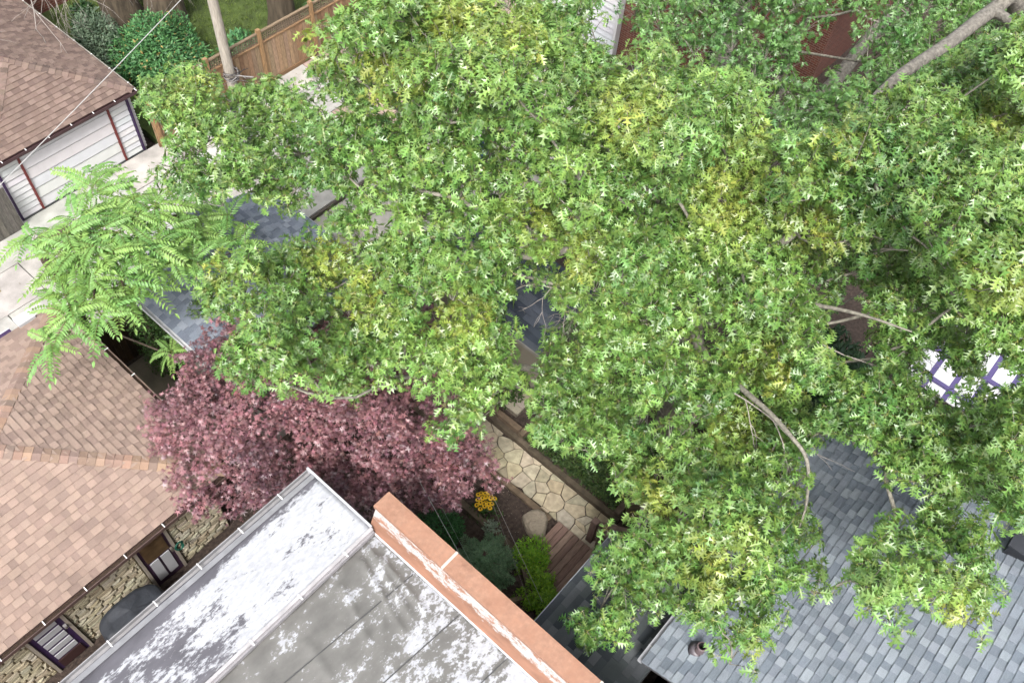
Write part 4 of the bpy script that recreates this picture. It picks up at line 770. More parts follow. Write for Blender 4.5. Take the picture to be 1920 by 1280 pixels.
oak = oak_like('oak_tree', 'huge pointed leaf oak spreading over the whole garden', """1055,205,936,0;545,1053,695,0;824,635,922,0;925,603,874,0;904,75,498,0;947,296,699,0;974,432,730,0;621,-9,595,2;552,621,592,0;986,50,1079,0;793,833,1044,0;1094,751,898,0;1068,150,1018,0;934,874,981,1;1122,6,764,0;1050,125,966,0;1046,180,830,5;630,1214,738,9;663,871,655,0;842,576,827,0;1161,955,850,0;1039,208,562,2;839,471,584,0;859,453,998,9;552,926,546,0;1035,408,914,0;862,527,595,3;1331,147,966,2;818,976,814,7;1245,158,952,0;973,766,952,6;734,596,771,0;968,2,1068,0;1068,56,879,0;830,695,861,0;599,61,682,18;648,923,469,9;1103,-77,817,0;762,405,462,0;605,1069,647,0;1159,-3,698,0;1301,129,1076,0;1086,152,821,0;1059,456,947,0;1138,535,866,0;1371,123,919,9;597,790,324,0;942,570,819,0;1381,1068,666,0;1084,649,843,1;897,523,936,7;852,-200,635,0;490,760,444,0;970,259,591,0;456,765,531,0;997,0,951,1;843,586,707,8;913,96,738,0;840,621,916,0;824,260,607,0;1418,130,943,0;601,895,508,5;507,831,580,0;747,748,929,0;631,-23,627,0;911,686,965,2;1205,133,714,0;860,780,998,9;829,433,430,0;1147,111,966,0;745,674,1056,1;695,824,712,0;796,355,626,0;1054,799,898,2;882,206,832,0;871,-157,880,0;1302,245,893,0;1090,110,921,0;934,-7,1067,1;787,1008,859,2;671,730,685,0;896,229,571,0;937,271,807,0;749,673,1028,0;1028,143,940,0;589,713,547,0;873,417,783,0;1027,-24,913,6;668,614,705,2;593,811,520,8;951,243,814,0;702,621,703,0;1204,-166,692,0;856,468,975,8;953,457,957,2;1107,240,967,4;817,366,429,0;1203,183,678,1;921,741,961,9;456,906,623,2;910,324,657,0;800,1035,788,3;760,7,555,0;691,542,558,0;412,755,613,0;884,459,847,0;616,821,553,9;968,154,551,7;525,745,423,0;1168,13,587,0;719,598,612,4;694,1141,636,0;908,93,703,0;876,-209,842,0;791,320,629,0;756,690,824,0;1114,37,1038,0;658,610,620,9;1091,91,871,0;643,802,607,2;1074,17,1033,0;702,206,482,7;801,880,944,1;1252,88,1097,0;824,723,1027,5;645,560,578,0;935,36,1029,0;739,1179,626,0;758,-147,655,10;927,410,1012,0;1002,56,965,0;757,653,1041,1;853,567,668,4;959,-129,728,0;1071,705,874,0;895,-10,737,0;916,-161,743,0;898,348,724,0;900,-246,502,14;1074,255,927,4;813,-215,698,0;902,785,985,3;1300,69,1013,0;584,174,464,0;1082,35,654,0;489,870,610,0;816,110,541,3;894,121,689,5;1192,101,715,0;1037,235,997,8;1018,-126,571,0;1204,23,1009,0;562,1045,715,0;1150,120,1011,0;976,322,808,7;717,272,547,0;1021,108,437,0;756,-226,657,8;1161,68,730,0;881,-193,822,0;837,619,874,0;869,611,943,0;480,926,655,0;1201,157,951,0;839,817,1000,9;790,867,1015,0;1016,267,795,1;696,610,636,7;1208,1089,771,0;946,-148,828,0;895,690,889,0;1159,47,915,0;1128,-58,689,0;620,684,654,0;1245,105,700,0;743,790,703,0;1018,33,1071,0;817,390,751,0;1054,145,891,0;615,771,620,7;1028,276,914,0;602,599,595,0;753,276,547,0;1310,1004,767,0;1017,207,1017,1;840,355,720,0;831,302,612,0;714,347,507,0;815,463,755,9;931,-178,833,0;706,692,1029,0;633,626,739,0;585,132,578,0;981,-41,698,0;686,542,609,0;911,85,527,0;950,292,827,4;648,632,581,7;1265,1003,788,0;1074,254,750,6;1092,-67,793,0;676,569,494,0;580,797,380,0;957,846,954,3;1405,83,898,8;826,582,676,2;898,642,772,0;984,292,910,4;652,779,658,0;974,268,929,0;954,269,466,0;883,598,849,0;1136,-44,742,0;1052,168,930,0;1032,-47,929,9;995,362,863,9;779,6,577,10;919,176,785,0;854,-218,829,0;894,348,764,0;555,676,524,0;699,-170,744,0;991,129,529,2;1066,-20,1042,0;898,826,978,9;620,94,586,4;1224,177,980,0;923,538,952,8;751,954,825,0;1179,-98,822,0;629,658,701,0;693,727,741,0;796,452,483,0;970,484,842,0;958,70,1022,0;832,511,818,0;1000,292,669,0;832,844,974,4;810,320,495,0;1128,140,751,0;570,39,595,5;596,1156,711,0;1363,975,733,0;952,-95,686,0;1430,220,887,0;585,733,578,7;936,540,835,0;531,780,500,0;899,105,479,3;1045,672,853,0;891,426,799,0;925,346,769,0;784,-180,688,0;959,239,558,0;961,603,883,1;687,372,517,0;672,-97,746,0;822,701,1017,8;943,523,736,0;1161,402,823,9;1018,289,950,0;908,173,473,9;1116,185,1010,0;391,799,613,0;689,1019,657,0;935,-116,790,0;949,733,946,7;672,14,655,10;743,704,947,0;900,207,781,0;809,653,781,0;1141,40,750,0;1032,134,1017,0;945,197,572,4;939,640,924,0;922,448,799,0;797,281,626,0;959,-66,713,0;727,848,824,0;1094,211,1013,0;1292,157,957,0;1255,110,1088,0;591,126,390,0;475,137,411,10;588,700,603,4;1040,331,862,5;821,336,635,0;731,633,1042,0;663,-19,637,10;680,1161,645,0;971,165,734,0;702,66,651,0;886,384,797,0;898,225,830,0;356,793,622,0;1359,164,1011,0;949,139,472,4;932,467,954,6;981,-21,702,0;918,168,751,0;935,-98,645,0;742,-201,689,13;756,913,940,0;686,156,544,7;1012,464,746,0;835,369,765,0;754,601,713,0;766,424,493,0;772,291,610,0;784,651,731,0;919,386,987,0;1063,252,894,0;888,435,895,0;713,864,1016,0;915,36,674,0;1090,0,1003,0;611,40,692,6;744,1241,658,0;693,288,547,0;541,-13,607,10;1216,-31,639,0;633,570,636,7;970,-37,1046,1;578,-34,617,10;935,782,971,6;675,-113,755,10;785,391,818,0;1313,130,936,7;1254,79,1067,0;716,434,433,0;644,73,697,0;590,20,674,19;644,829,608,4;817,668,1004,4;656,830,653,0;822,398,422,0;1163,204,667,3;1141,269,781,6;902,-252,720,0;1083,215,744,6;815,614,666,1;890,-226,733,0;1077,782,887,0;921,311,611,0;590,1233,732,3;729,152,602,0;1044,144,976,0;970,417,800,0;883,-158,842,0;1009,382,973,1;1028,170,1009,0;829,582,943,0;851,431,819,0;1015,212,853,9;610,701,690,1;1075,77,1033,0;853,-161,610,0;641,550,632,4;794,972,696,0;1154,787,878,0;569,14,502,0;761,131,588,3;1049,229,887,4;1094,-60,900,8;1090,-98,788,0;702,932,683,0;728,755,961,1;1015,382,914,4;780,706,879,0;856,494,791,0;1001,261,967,1;791,-247,631,19;607,57,587,19;1140,34,778,0;838,602,796,1;722,156,557,0;703,-163,714,10;782,663,940,0;707,186,555,2;861,-238,804,0;631,1041,678,0;401,756,659,0;1228,143,621,0;1054,403,821,5;995,229,785,1;1134,-112,829,0;600,699,637,4;795,386,551,0;775,682,952,0;957,-120,689,0;1045,324,783,9;938,226,676,0;953,70,541,0;581,691,532,0;756,744,855,0;772,1222,652,0;703,696,665,0;833,883,977,0;827,68,570,0;893,846,985,7;1160,859,839,0;753,699,860,0;767,693,931,0;790,962,789,2;601,506,516,0;474,815,599,0;950,-138,862,0;939,484,978,6;1098,-4,815,0;1020,150,692,0;813,642,741,2;776,806,975,0;705,804,814,0;588,1051,717,0;952,-183,648,0;1259,43,1024,0;582,748,480,0;824,637,885,0;701,771,728,0;598,158,534,10;1354,99,946,9;1046,547,927,0;1028,701,561,2;807,652,427,2;725,830,1049,0;825,165,507,5;990,256,886,5;860,509,407,0;1000,17,673,0;757,1116,598,0;736,837,1016,0;718,737,799,0;659,-45,585,10;971,330,849,9;880,472,929,4;830,420,811,0;907,-162,895,0;811,469,905,0;866,349,725,0;984,403,845,3;805,404,578,0;565,878,527,0;1033,573,925,1;879,495,923,4;989,638,763,0;766,337,464,0;707,983,759,0;714,736,1011,2;891,141,699,9;883,337,650,0;746,72,618,0;877,440,593,0;1114,18,1050,0;979,-47,612,0;877,387,991,0;1045,159,883,0;623,1297,633,0;1036,459,801,0;1034,9,892,0;913,46,1067,0;1104,553,888,0;719,861,759,0;711,789,793,0;1150,171,998,0;1134,19,654,0;742,-149,631,0;819,342,519,0;599,667,587,0;1009,29,1011,0;647,1037,621,0;739,1064,737,0;741,787,836,0;825,415,1010,3;636,109,673,0;941,196,536,0;866,454,893,0;958,392,735,0;601,967,509,1;826,396,606,0;922,328,825,3;1001,480,947,0;658,-149,732,0;955,268,819,0;667,978,450,9;1155,48,1027,1;902,184,532,4;988,-87,692,0;753,819,955,8;935,-17,1046,6;472,785,591,0;738,648,757,0;1022,206,933,1;664,540,493,0;1210,766,767,0;931,34,708,0;678,839,815,0;598,120,442,10;1214,99,1085,0;670,1056,641,0;862,712,740,0;791,886,770,0;1102,779,897,0;1175,681,785,1;1091,-77,769,0;1155,103,1011,3;992,543,920,8;616,546,549,0;927,659,646,8;1165,163,683,0;657,873,514,6;915,319,739,0;1255,92,972,9;1039,-57,983,1;840,186,529,6;441,967,579,9;595,107,496,0;516,1070,700,0;816,366,837,0;880,555,677,7;1415,135,915,6;697,118,637,0;972,156,631,6;1329,169,962,0;564,17,593,2;885,-184,876,0;1087,332,890,0;919,356,834,3;672,936,762,0;1058,83,757,0;788,614,743,4;1056,-4,1047,0;809,444,716,3;936,-65,699,0;992,222,636,0;417,804,651,0;1038,-14,671,0;822,366,643,0;1114,222,910,0;1002,401,966,0;1054,744,896,0;767,763,998,0;1031,75,985,0;844,393,1035,0;754,748,693,0;1153,524,888,0;1255,932,795,0;1127,709,755,0;623,5,685,1;568,-58,540,19;592,1095,703,0;1051,111,912,0;586,92,408,0;833,232,550,0;582,-7,629,12;920,-1,1062,2;1043,246,833,9;830,-265,613,18;753,214,510,0;711,1036,726,0;950,190,608,8;1090,191,702,0;1080,104,1035,0;896,341,679,0;957,-165,602,0;1094,380,800,7;798,-42,527,10;1215,256,922,0;1075,198,848,5;580,641,588,0;974,384,832,6;989,279,870,4;987,714,910,0;794,627,1016,0;755,183,592,0;660,1025,591,0;643,898,566,9;1203,-12,967,0;594,100,557,0;1098,383,747,9;1126,19,696,0;879,661,944,0;979,-23,1064,0;1161,252,858,1;865,341,610,0;551,980,549,0;1010,679,895,0;726,674,1028,0;1105,-131,781,0;942,-136,661,0;795,409,758,0;1048,165,1024,0;564,145,387,10;1094,200,871,0;1248,-89,735,5;863,877,1005,0;779,208,598,0;585,561,581,0;732,703,843,0;1059,67,1060,0;986,-148,747,0;760,752,734,0;746,598,616,0;1069,29,870,0;1154,-13,652,0;591,43,498,10;978,557,938,5;713,762,982,6;628,1123,704,0;1217,38,1018,0;838,391,692,0;978,223,765,0;972,-161,858,0;836,757,986,5;513,1157,643,0;710,26,625,10;983,-102,757,0;1157,489,707,0;715,245,577,0;763,874,876,9;1099,217,801,9;575,23,619,6;623,668,631,0;1038,330,830,9;896,558,498,0;630,23,692,12;1051,-139,803,0;936,581,868,1;847,513,703,9;910,883,986,1;1340,176,982,0;706,675,741,0;961,-204,642,0;564,754,525,1;788,-227,685,15;723,597,673,0;788,1051,834,8;787,740,858,0;500,767,493,0;695,864,665,0;1105,284,737,5;727,752,823,0;649,712,652,0;698,970,661,0;714,170,615,0;958,27,1029,0;934,156,357,7;671,876,842,0;856,447,574,0;1101,431,924,0;694,602,694,0;1384,171,975,0;844,494,837,0;843,643,586,0;619,1317,693,1;706,597,740,0;907,-178,820,0;770,728,685,0;1083,434,820,0;658,614,680,6;715,254,442,0;568,809,490,1;779,263,419,0;1099,-45,842,6;848,484,628,2;827,845,1007,1;919,336,870,8;772,687,867,0;636,1206,715,2;894,-118,692,0;756,619,1014,0;741,669,1002,0;919,407,888,0;1114,-79,706,0;664,693,676,0;827,449,787,4;946,480,744,0;1025,-142,749,0;906,22,707,0;1524,138,1004,0;683,223,484,2;718,1198,638,0;1378,241,853,0;436,884,440,0;1074,129,1014,0;938,-151,747,0;878,472,777,0;454,797,565,0;1369,68,940,3;663,900,817,0;873,532,727,4;898,309,730,0;748,756,876,0;661,520,563,0;1070,37,741,0;521,120,437,10;700,1097,656,0;767,654,781,0;666,1018,638,0;611,75,695,13;599,38,640,9;828,769,1002,9;807,369,490,0;662,725,740,0;890,495,980,9;772,115,544,0;539,-35,599,16;1023,140,971,0;952,296,795,1;522,940,554,0;1281,138,1063,0;1457,142,1020,0;1002,-45,1039,0;992,384,850,6;776,-121,653,10;1027,-19,1047,0;1093,-123,844,0;740,719,918,0;1007,82,1044,0;624,-36,612,0;981,287,727,0;806,586,722,7;873,679,972,3;958,338,757,0;963,-76,637,0;557,1131,745,0;829,442,474,0;769,951,878,1;1045,356,890,5;918,153,729,1;937,-2,715,0;976,195,757,0;880,226,814,0;1124,120,822,0;936,297,750,0;771,842,866,4;1321,97,990,3;1080,162,975,0;660,-60,631,10;583,935,500,1;862,222,573,0;886,398,1022,0;711,203,624,0;975,79,641,0;1386,285,832,0;903,-203,758,0;716,842,1015,0;1071,921,898,0;1112,10,1030,0;769,690,749,0;770,-163,685,10;1170,-30,654,0;683,591,627,9;858,523,843,0;766,718,1031,4;876,322,624,0;1275,207,970,0;847,632,718,8;858,501,887,0;926,160,491,7;888,-42,677,0;947,682,785,0;951,-154,676,0;1220,86,967,4;1068,232,737,4;664,749,694,0;855,461,924,0;1042,174,906,0;566,164,452,10;752,-139,701,10;986,899,927,4;656,172,543,9;600,761,593,9;704,-101,731,10;870,689,991,8;759,1155,660,0;1044,166,974,0;919,35,634,0;891,4,699,0;969,-118,789,0;1053,-45,955,7;648,1319,682,8;869,-214,644,0;1250,180,984,0;985,25,1065,0;617,563,619,2;910,767,961,9;1128,38,733,0;804,650,932,0;876,-63,685,0;567,-45,587,13;850,364,665,0;972,-27,995,9;927,511,803,0;868,199,533,4;1125,94,722,0;920,-6,1041,4;888,116,742,0;1193,67,991,4;683,392,543,0;938,21,1015,0;748,685,800,0;974,231,589,0;892,135,469,9;639,47,693,0;1085,191,991,0;907,376,724,0;986,180,534,9;901,645,933,0;817,787,993,9;859,247,552,0;1120,171,680,0;1087,-25,817,0;589,1174,750,3;785,-18,545,10;612,155,444,0;934,268,683,0;752,-183,702,10;488,839,612,0;805,837,974,0;568,855,506,0;1183,256,658,9;434,891,612,0;807,587,982,0;638,878,550,9;1040,62,751,0;794,498,939,0;1027,13,1004,0;961,87,1045,0;1140,8,580,0;776,805,848,0;463,965,604,8;1108,120,967,0;1020,170,885,3;637,599,789,0;686,424,529,0;932,-37,717,0;1217,512,850,0;988,275,846,3;934,173,666,7;1173,237,932,0;966,305,749,0;854,454,702,4;1330,909,765,0;922,-216,702,0;1056,128,931,0;823,-277,549,19;767,671,832,0;1071,184,932,0;833,705,802,0;870,280,596,0;946,562,854,3;627,730,688,0;997,159,741,0;1157,66,772,0;942,305,652,0;961,579,926,3;863,611,853,0;631,1078,682,0;1239,221,975,0;1084,661,864,0;1218,136,942,0;981,393,795,3;633,974,500,5;953,135,545,1;728,702,990,0;1343,157,1045,0;621,1146,716,0;886,431,974,3;795,893,906,8;649,498,544,0;1098,-49,803,0;922,-190,559,0;774,879,950,3;725,806,957,9;865,651,803,0;890,580,744,0;844,391,770,0;1027,199,747,0;1192,124,694,0;888,206,570,0;744,614,1052,0;783,870,1040,0;989,427,982,0;732,917,965,0;784,-205,705,10;929,145,759,0;991,94,1045,0;931,310,819,3;779,469,470,0;418,769,670,0;974,115,466,0;910,-22,679,0;830,444,561,0;1095,202,949,0;548,760,499,0;1049,70,1032,0;721,717,860,0;1382,115,1038,0;671,690,721,0;753,785,904,0;832,266,281,0;619,56,696,13;1165,600,859,0;698,316,536,0;1002,272,643,0;884,773,790,0;599,117,599,0;830,655,789,0;784,-13,503,10;735,90,608,0;970,636,895,0;1420,153,1026,0;1038,-118,626,0;642,126,634,2;1084,398,887,9;609,535,524,0;1006,682,833,0;902,56,574,0;913,-225,738,0;1295,70,947,6;715,264,492,0;847,413,610,0;1086,845,881,1;930,357,791,0;585,79,695,15;899,423,913,0;937,-169,748,0;1143,47,619,0;845,392,1004,0;623,1069,615,0;882,302,606,0;911,-208,828,0;941,404,798,0;1072,-213,541,0;848,390,645,0;953,231,531,0;498,117,425,0;593,994,521,0;1017,708,904,0;931,192,742,0;676,90,668,0;675,917,746,0;952,14,681,0;1104,-78,919,0;682,1206,651,0;555,1151,696,0;694,788,758,0;883,601,910,0;808,528,921,0;592,148,432,0;625,4,619,4;689,828,524,3;1113,-97,816,0;702,894,662,0;639,756,585,5;775,1170,676,0;881,599,881,0;539,1064,714,0;642,-118,776,10;803,421,802,2;721,766,792,0;843,646,744,2;940,203,653,2;949,238,971,2;757,369,474,0;906,481,978,9;751,821,785,0;593,128,518,10;547,32,553,0;1006,110,1020,0;864,497,729,8;616,-32,585,10;1370,949,756,0;904,-137,677,0;1009,93,968,0;975,718,941,0;613,583,568,0;776,601,644,0;980,527,960,4;833,1030,757,2;710,988,786,0;629,90,711,0;886,-167,598,0;1109,-74,681,0;706,1316,659,5;814,86,568,0;1045,383,864,3;1449,121,1021,0;1214,274,908,3;951,256,534,0;881,121,779,0;456,760,594,0;713,834,755,0;580,5,597,13;766,25,589,10;974,-144,731,0;1027,722,852,0;1042,-18,993,0;980,410,956,0;1003,222,962,0;384,828,516,0;959,-61,612,0;619,824,448,6;1177,89,703,0;716,436,521,0;896,63,544,0;911,366,580,0;697,898,739,0;724,1111,663,0;612,691,592,0;785,383,850,0;1124,-68,826,6;903,596,650,3;922,54,700,0;1294,-61,558,0;745,1214,643,0;675,-5,649,0;835,-181,645,10;634,361,576,0;919,-159,684,0;848,211,525,2;1095,354,867,3;732,881,820,0;511,746,491,0;906,308,792,0;825,18,550,10;902,372,768,0;809,469,727,9;969,-144,689,0;1378,203,943,0;906,548,931,4;1236,121,1073,0;914,106,501,1;842,842,944,4;923,379,804,0;753,721,737,0;731,828,812,0;979,99,532,0;573,502,517,0;556,1215,750,0;512,966,555,0;837,673,865,0;1188,-15,700,0;751,864,915,9;401,760,580,0;963,-155,832,0;668,32,661,0;607,933,517,6;564,733,473,0;1374,1012,735,0;1058,481,920,0;602,82,583,15;1088,737,879,0;619,499,538,0;612,1354,675,10;951,-1,612,10;642,1013,595,10;751,1019,820,10;581,83,585,10;427,806,633,10;838,969,943,10;547,1150,666,10;673,236,491,10;437,690,551,10;915,31,613,10;511,1061,700,10;672,-62,629,10;976,-179,519,10;560,152,424,10;866,-236,660,10;842,522,454,10;585,94,488,10;512,110,392,10;411,844,590,10;1091,290,951,10;609,74,552,10;1012,290,984,10;419,958,571,10;764,-118,685,10;700,867,825,10;1422,245,920,10;421,922,569,10;716,1293,660,10;681,956,699,10;595,74,724,10;769,947,954,10;903,-172,606,10;411,904,584,10;621,1011,630,10;671,253,513,10;673,-166,746,10;565,-52,626,10;563,612,573,10;716,-192,695,10;831,513,376,10;792,1247,631,10;690,500,518,10;656,404,496,10;672,1316,699,10;726,1330,654,10;517,1015,710,10;689,967,665,10;596,97,395,10;678,851,834,10;634,-141,728,10;1256,290,920,10;607,72,539,10;1085,277,964,10;653,293,561,10;824,520,403,10;517,103,451,10;554,-65,591,10;465,139,405,10;569,1277,716,10;541,1147,709,10;642,1406,633,10;588,1208,701,10;722,900,998,10;689,886,746,10;573,-52,628,10;638,59,706,10;659,-107,731,10;397,816,618,10;495,138,396,10;565,1182,646,10;627,341,581,10;554,164,430,10;1128,736,870,10;476,112,409,10;780,1120,703,10;650,309,567,10;627,62,698,10;551,180,448,10;591,561,544,10;618,1151,726,10;427,683,580,10;547,1211,746,10;691,-135,690,10;1247,468,841,10;357,808,623,10;752,587,571,10;1147,424,904,10;769,884,1021,10;581,82,603,10;445,888,576,10;570,183,515,10;815,-258,645,10;439,984,604,10;620,377,564,10;534,724,395,10;522,148,412,10;876,-159,594,10;387,726,612,10;574,662,488,10;595,95,490,10;606,-46,608,10;793,612,570,10;742,922,988,10;464,121,426,10;583,1161,743,10;634,949,564,10;922,-218,582,10;556,541,450,10;618,119,636,10;647,1371,661,10;629,-140,770,10;752,1030,811,10;553,565,582,10;682,1247,665,10;836,584,589,10;801,-136,644,10;516,506,535,10;784,1227,663,10;672,880,757,10;711,1214,668,10;603,1339,684,10;602,1320,686,10;694,1260,683,10;883,-91,653,10;791,21,622,10;518,1155,658,10;572,1140,749,10;953,-185,546,10;414,746,552,10;577,542,556,10;579,158,317,10;630,76,656,10;880,-9,679,10;815,594,593,10;922,43,596,10;514,104,417,10;590,167,528,10;455,131,412,10;678,-46,634,10;553,658,506,10;721,1417,621,10;1220,805,839,10;572,102,373,10;676,-107,694,10;627,165,556,10;680,1340,692,10;658,-88,639,10;668,920,572,10;1143,770,881,10;1102,570,915,10;768,477,463,10;528,-54,556,10;1175,636,854,10;527,670,506,10;593,54,492,10;521,1103,702,10;970,13,574,10;532,-53,564,10;495,1038,722,10;635,-122,770,10;648,-59,639,10;1089,403,951,10;529,1058,690,10;882,-136,662,10;1627,229,831,10;613,1143,738,10;510,969,630,10;567,590,618,10;593,52,546,10;774,-269,627,10;791,1201,672,10;639,-153,719,10;628,84,461,10;871,596,563,10;913,25,642,10;573,592,608,10;872,-72,672,10;677,908,766,10;686,1311,690,10;647,508,464,10;863,-80,669,10;780,996,916,10;623,95,597,10;628,335,576,10;737,471,475,10;591,1150,744,10;1193,429,858,10;426,937,571,10;823,-272,631,10;530,632,531,10;581,1201,689,10;559,176,442,10;482,145,391,10;520,495,547,10;840,-258,630,10;610,1185,736,10;1032,301,965,10;419,966,592,10;716,538,576,10;966,910,756,0;704,1302,554,0;881,325,304,0;1268,14,551,0;1001,412,490,0;1211,342,757,0;1114,-112,514,0;1066,701,623,0;1246,43,886,0;1120,918,769,0;1212,9,474,0;1640,129,823,0;570,1030,440,0;628,784,429,0;1101,758,798,0;1497,102,771,0;1521,182,761,0;886,739,617,0;873,1011,765,0;1041,570,767,0;706,880,364,0;1533,237,825,0;1092,265,688,0;814,89,444,0;1020,551,678,0;1241,266,752,0;1142,859,727,0;1044,-75,521,0;926,146,407,0;1014,250,425,0;1071,454,555,0;1066,266,535,0;1100,540,762,0;753,1121,542,0;946,551,327,0;1361,-165,581,0;834,252,351,0;1547,162,811,0;1017,158,435,0;1438,189,751,0;1010,332,365,0;1010,31,599,0;1271,186,593,0;1115,448,692,0;928,821,783,0;1050,720,726,0;826,1058,612,0;1237,231,664,0;942,679,497,0;577,938,471,0;1007,619,613,0;909,390,290,0;1187,419,764,0;1284,-83,690,0;1038,563,551,0;1153,307,694,0;972,661,631,0;1133,587,778,0;1223,-37,847,0;1160,667,757,0;851,453,360,0;881,819,723,0;1287,125,816,0;857,1357,456,0;734,913,468,0;1210,192,501,0;1394,274,773,0;751,636,377,0;787,645,455,0;1366,71,523,0;1141,1151,731,0;1266,915,733,0;1031,158,509,0;1195,372,682,0;1325,108,623,0;1226,54,802,0;759,231,372,0;945,1016,849,0;979,484,385,0;1118,-165,629,0;1202,-188,640,0;940,494,554,0;1032,962,829,0;541,817,415,0;728,791,593,0;931,75,420,0;589,1211,565,0;1032,-137,534,0;821,335,290,0;655,1021,423,0;1337,-72,528,0;1073,347,712,0;1244,1072,755,0;1014,1016,734,0;1270,246,809,0;1280,-6,870,0;1171,544,827,0;785,1539,459,0;1369,44,864,0;1490,249,766,0;812,784,522,0;944,570,477,0;833,395,290,0;1091,699,768,0;1076,-38,540,0;1014,-192,671,0;978,-231,650,0;848,196,428,0;995,-192,588,0;742,786,503,0;967,972,670,0;1288,331,746,0;814,968,732,0;1101,93,497,0;1369,1022,726,0;1151,211,640,0;650,749,372,0;983,1119,716,0;709,1179,581,0;911,427,382,0;1190,201,814,0;764,147,448,0;894,957,641,0;662,643,439,0;1135,511,783,0;1231,501,766,0;1317,69,488,0;1043,207,603,0;964,728,535,0;1053,-199,715,0;1051,789,629,0;909,742,858,0;1027,361,664,0;783,701,472,0;968,485,811,0;712,595,311,0;560,961,346,0;1206,140,820,0;886,842,534,0;880,1151,693,0;673,1379,490,0;485,944,372,0;1035,396,708,0;646,915,482,0;756,1063,648,0;1091,-252,605,0;954,464,624,0;1039,281,656,0;868,941,548,0;653,1416,566,0;988,815,605,0;1207,144,751,0;1025,-163,619,0;1038,143,581,0;1078,-127,626,0;1079,-294,560,0;957,187,437,0;1052,66,396,0;1245,11,843,0;1130,1222,727,0;966,306,652,0;923,340,398,0;1262,1014,725,0;556,1131,383,0;913,897,561,0;988,646,542,0;909,256,470,0;1289,805,683,0;1167,-10,852,0;1433,73,891,0;977,411,393,0;1665,167,861,0;1346,-13,574,0;1197,295,722,0;1185,475,723,0;1002,903,810,0;784,691,571,0;1042,455,802,0;975,474,725,0;1384,112,794,0;970,1186,709,0;943,710,819,0;735,986,641,0;641,912,390,0;761,434,360,0;514,1005,425,0;720,800,376,0;871,148,373,0;1213,635,802,0;1058,364,435,0;1009,216,540,0;837,973,605,0;1258,200,846,0;707,540,456,0;695,1253,474,0;1331,-108,702,0;841,908,500,0;811,647,544,0;425,945,381,0;1240,-106,664,0;1122,674,705,0;1075,390,785,0;1175,1016,745,0;1145,14,822,0;1017,-14,539,0;739,696,424,0;604,809,317,0;1477,188,904,0;904,810,619,0;936,771,750,0;734,961,526,0;517,891,342,0;1133,67,930,0;1860,166,806,0;1301,126,561,0;1020,456,743,0;1048,400,535,0;1267,1176,684,0;1171,92,827,0;1024,602,479,0;1374,948,722,0;801,643,643,0;851,1415,488,0;1002,597,738,0;1015,123,361,0;725,1196,456,0;1290,527,791,0;916,1006,682,0;1118,241,723,0;864,1247,538,0;1409,0,837,0;1118,245,591,0;897,1116,652,0;1418,327,715,0;1175,-31,788,0""", [(10.5, 3.2, 0), (10.45, 3.22, 1.2), (10.4, 3.3, 2.6), (10.3, 3.35, 3.8), (10.1, 3.4, 5.0), (9.9, 3.4, 6.2), (9.6, 3.3, 7.4)], greens=G_OAK, leaf=.182, rosettes=(8, 9), per=9, spread=.175)
lb = MB()
def limb(P, R, tint=(.5, .5, .5)):
    Q = []; RR_ = []
    for i in range(len(P)-1):
        for t in np.linspace(0, 1, 5)[:-1]:
            a = np.array(P[max(0, i-1)]); b2 = np.array(P[i]); c = np.array(P[i+1]); d = np.array(P[min(len(P)-1, i+2)])
            Q.append(.5*((2*b2)+(-a+c)*t+(2*a-5*b2+4*c-d)*t*t+(-a+3*b2-3*c+d)*t**3)); RR_.append(R[i]+(R[i+1]-R[i])*t)
    Q.append(np.array(P[-1])); RR_.append(R[-1]); lb.tube(Q, RR_, 9, tint)
limb([(10.3, 3.35, 3.9), (9.6, 2.6, 5.0), (9.0, 1.75, 5.7), (8.72, 1.2, 6.0), (8.45, .72, 6.2), (8.25, .3, 6.2), (7.75, -.05, 6.05), (7.35, -.2, 5.9)], [.09, .06, .048, .042, .036, .03, .02, .01])
limb([(10.1, 3.4, 5.0), (10.0, 2.6, 6.5), (9.9, 1.2, 7.6), (9.8, .2, 8.1)], [.08, .05, .03, .01])
limb([(9.9, 3.4, 6.2), (9.7, 5.2, 7.6), (9.5, 6.8, 8.2), (9.3, 8.6, 8.6)], [.08, .055, .035, .012])
limb([(10.3, 3.35, 3.8), (9.3, 4.5, 5.2), (8.2, 6.0, 5.8), (7.2, 7.6, 6.0)], [.07, .045, .026, .008])
lb.build('limb', M['bark'], oak, True)

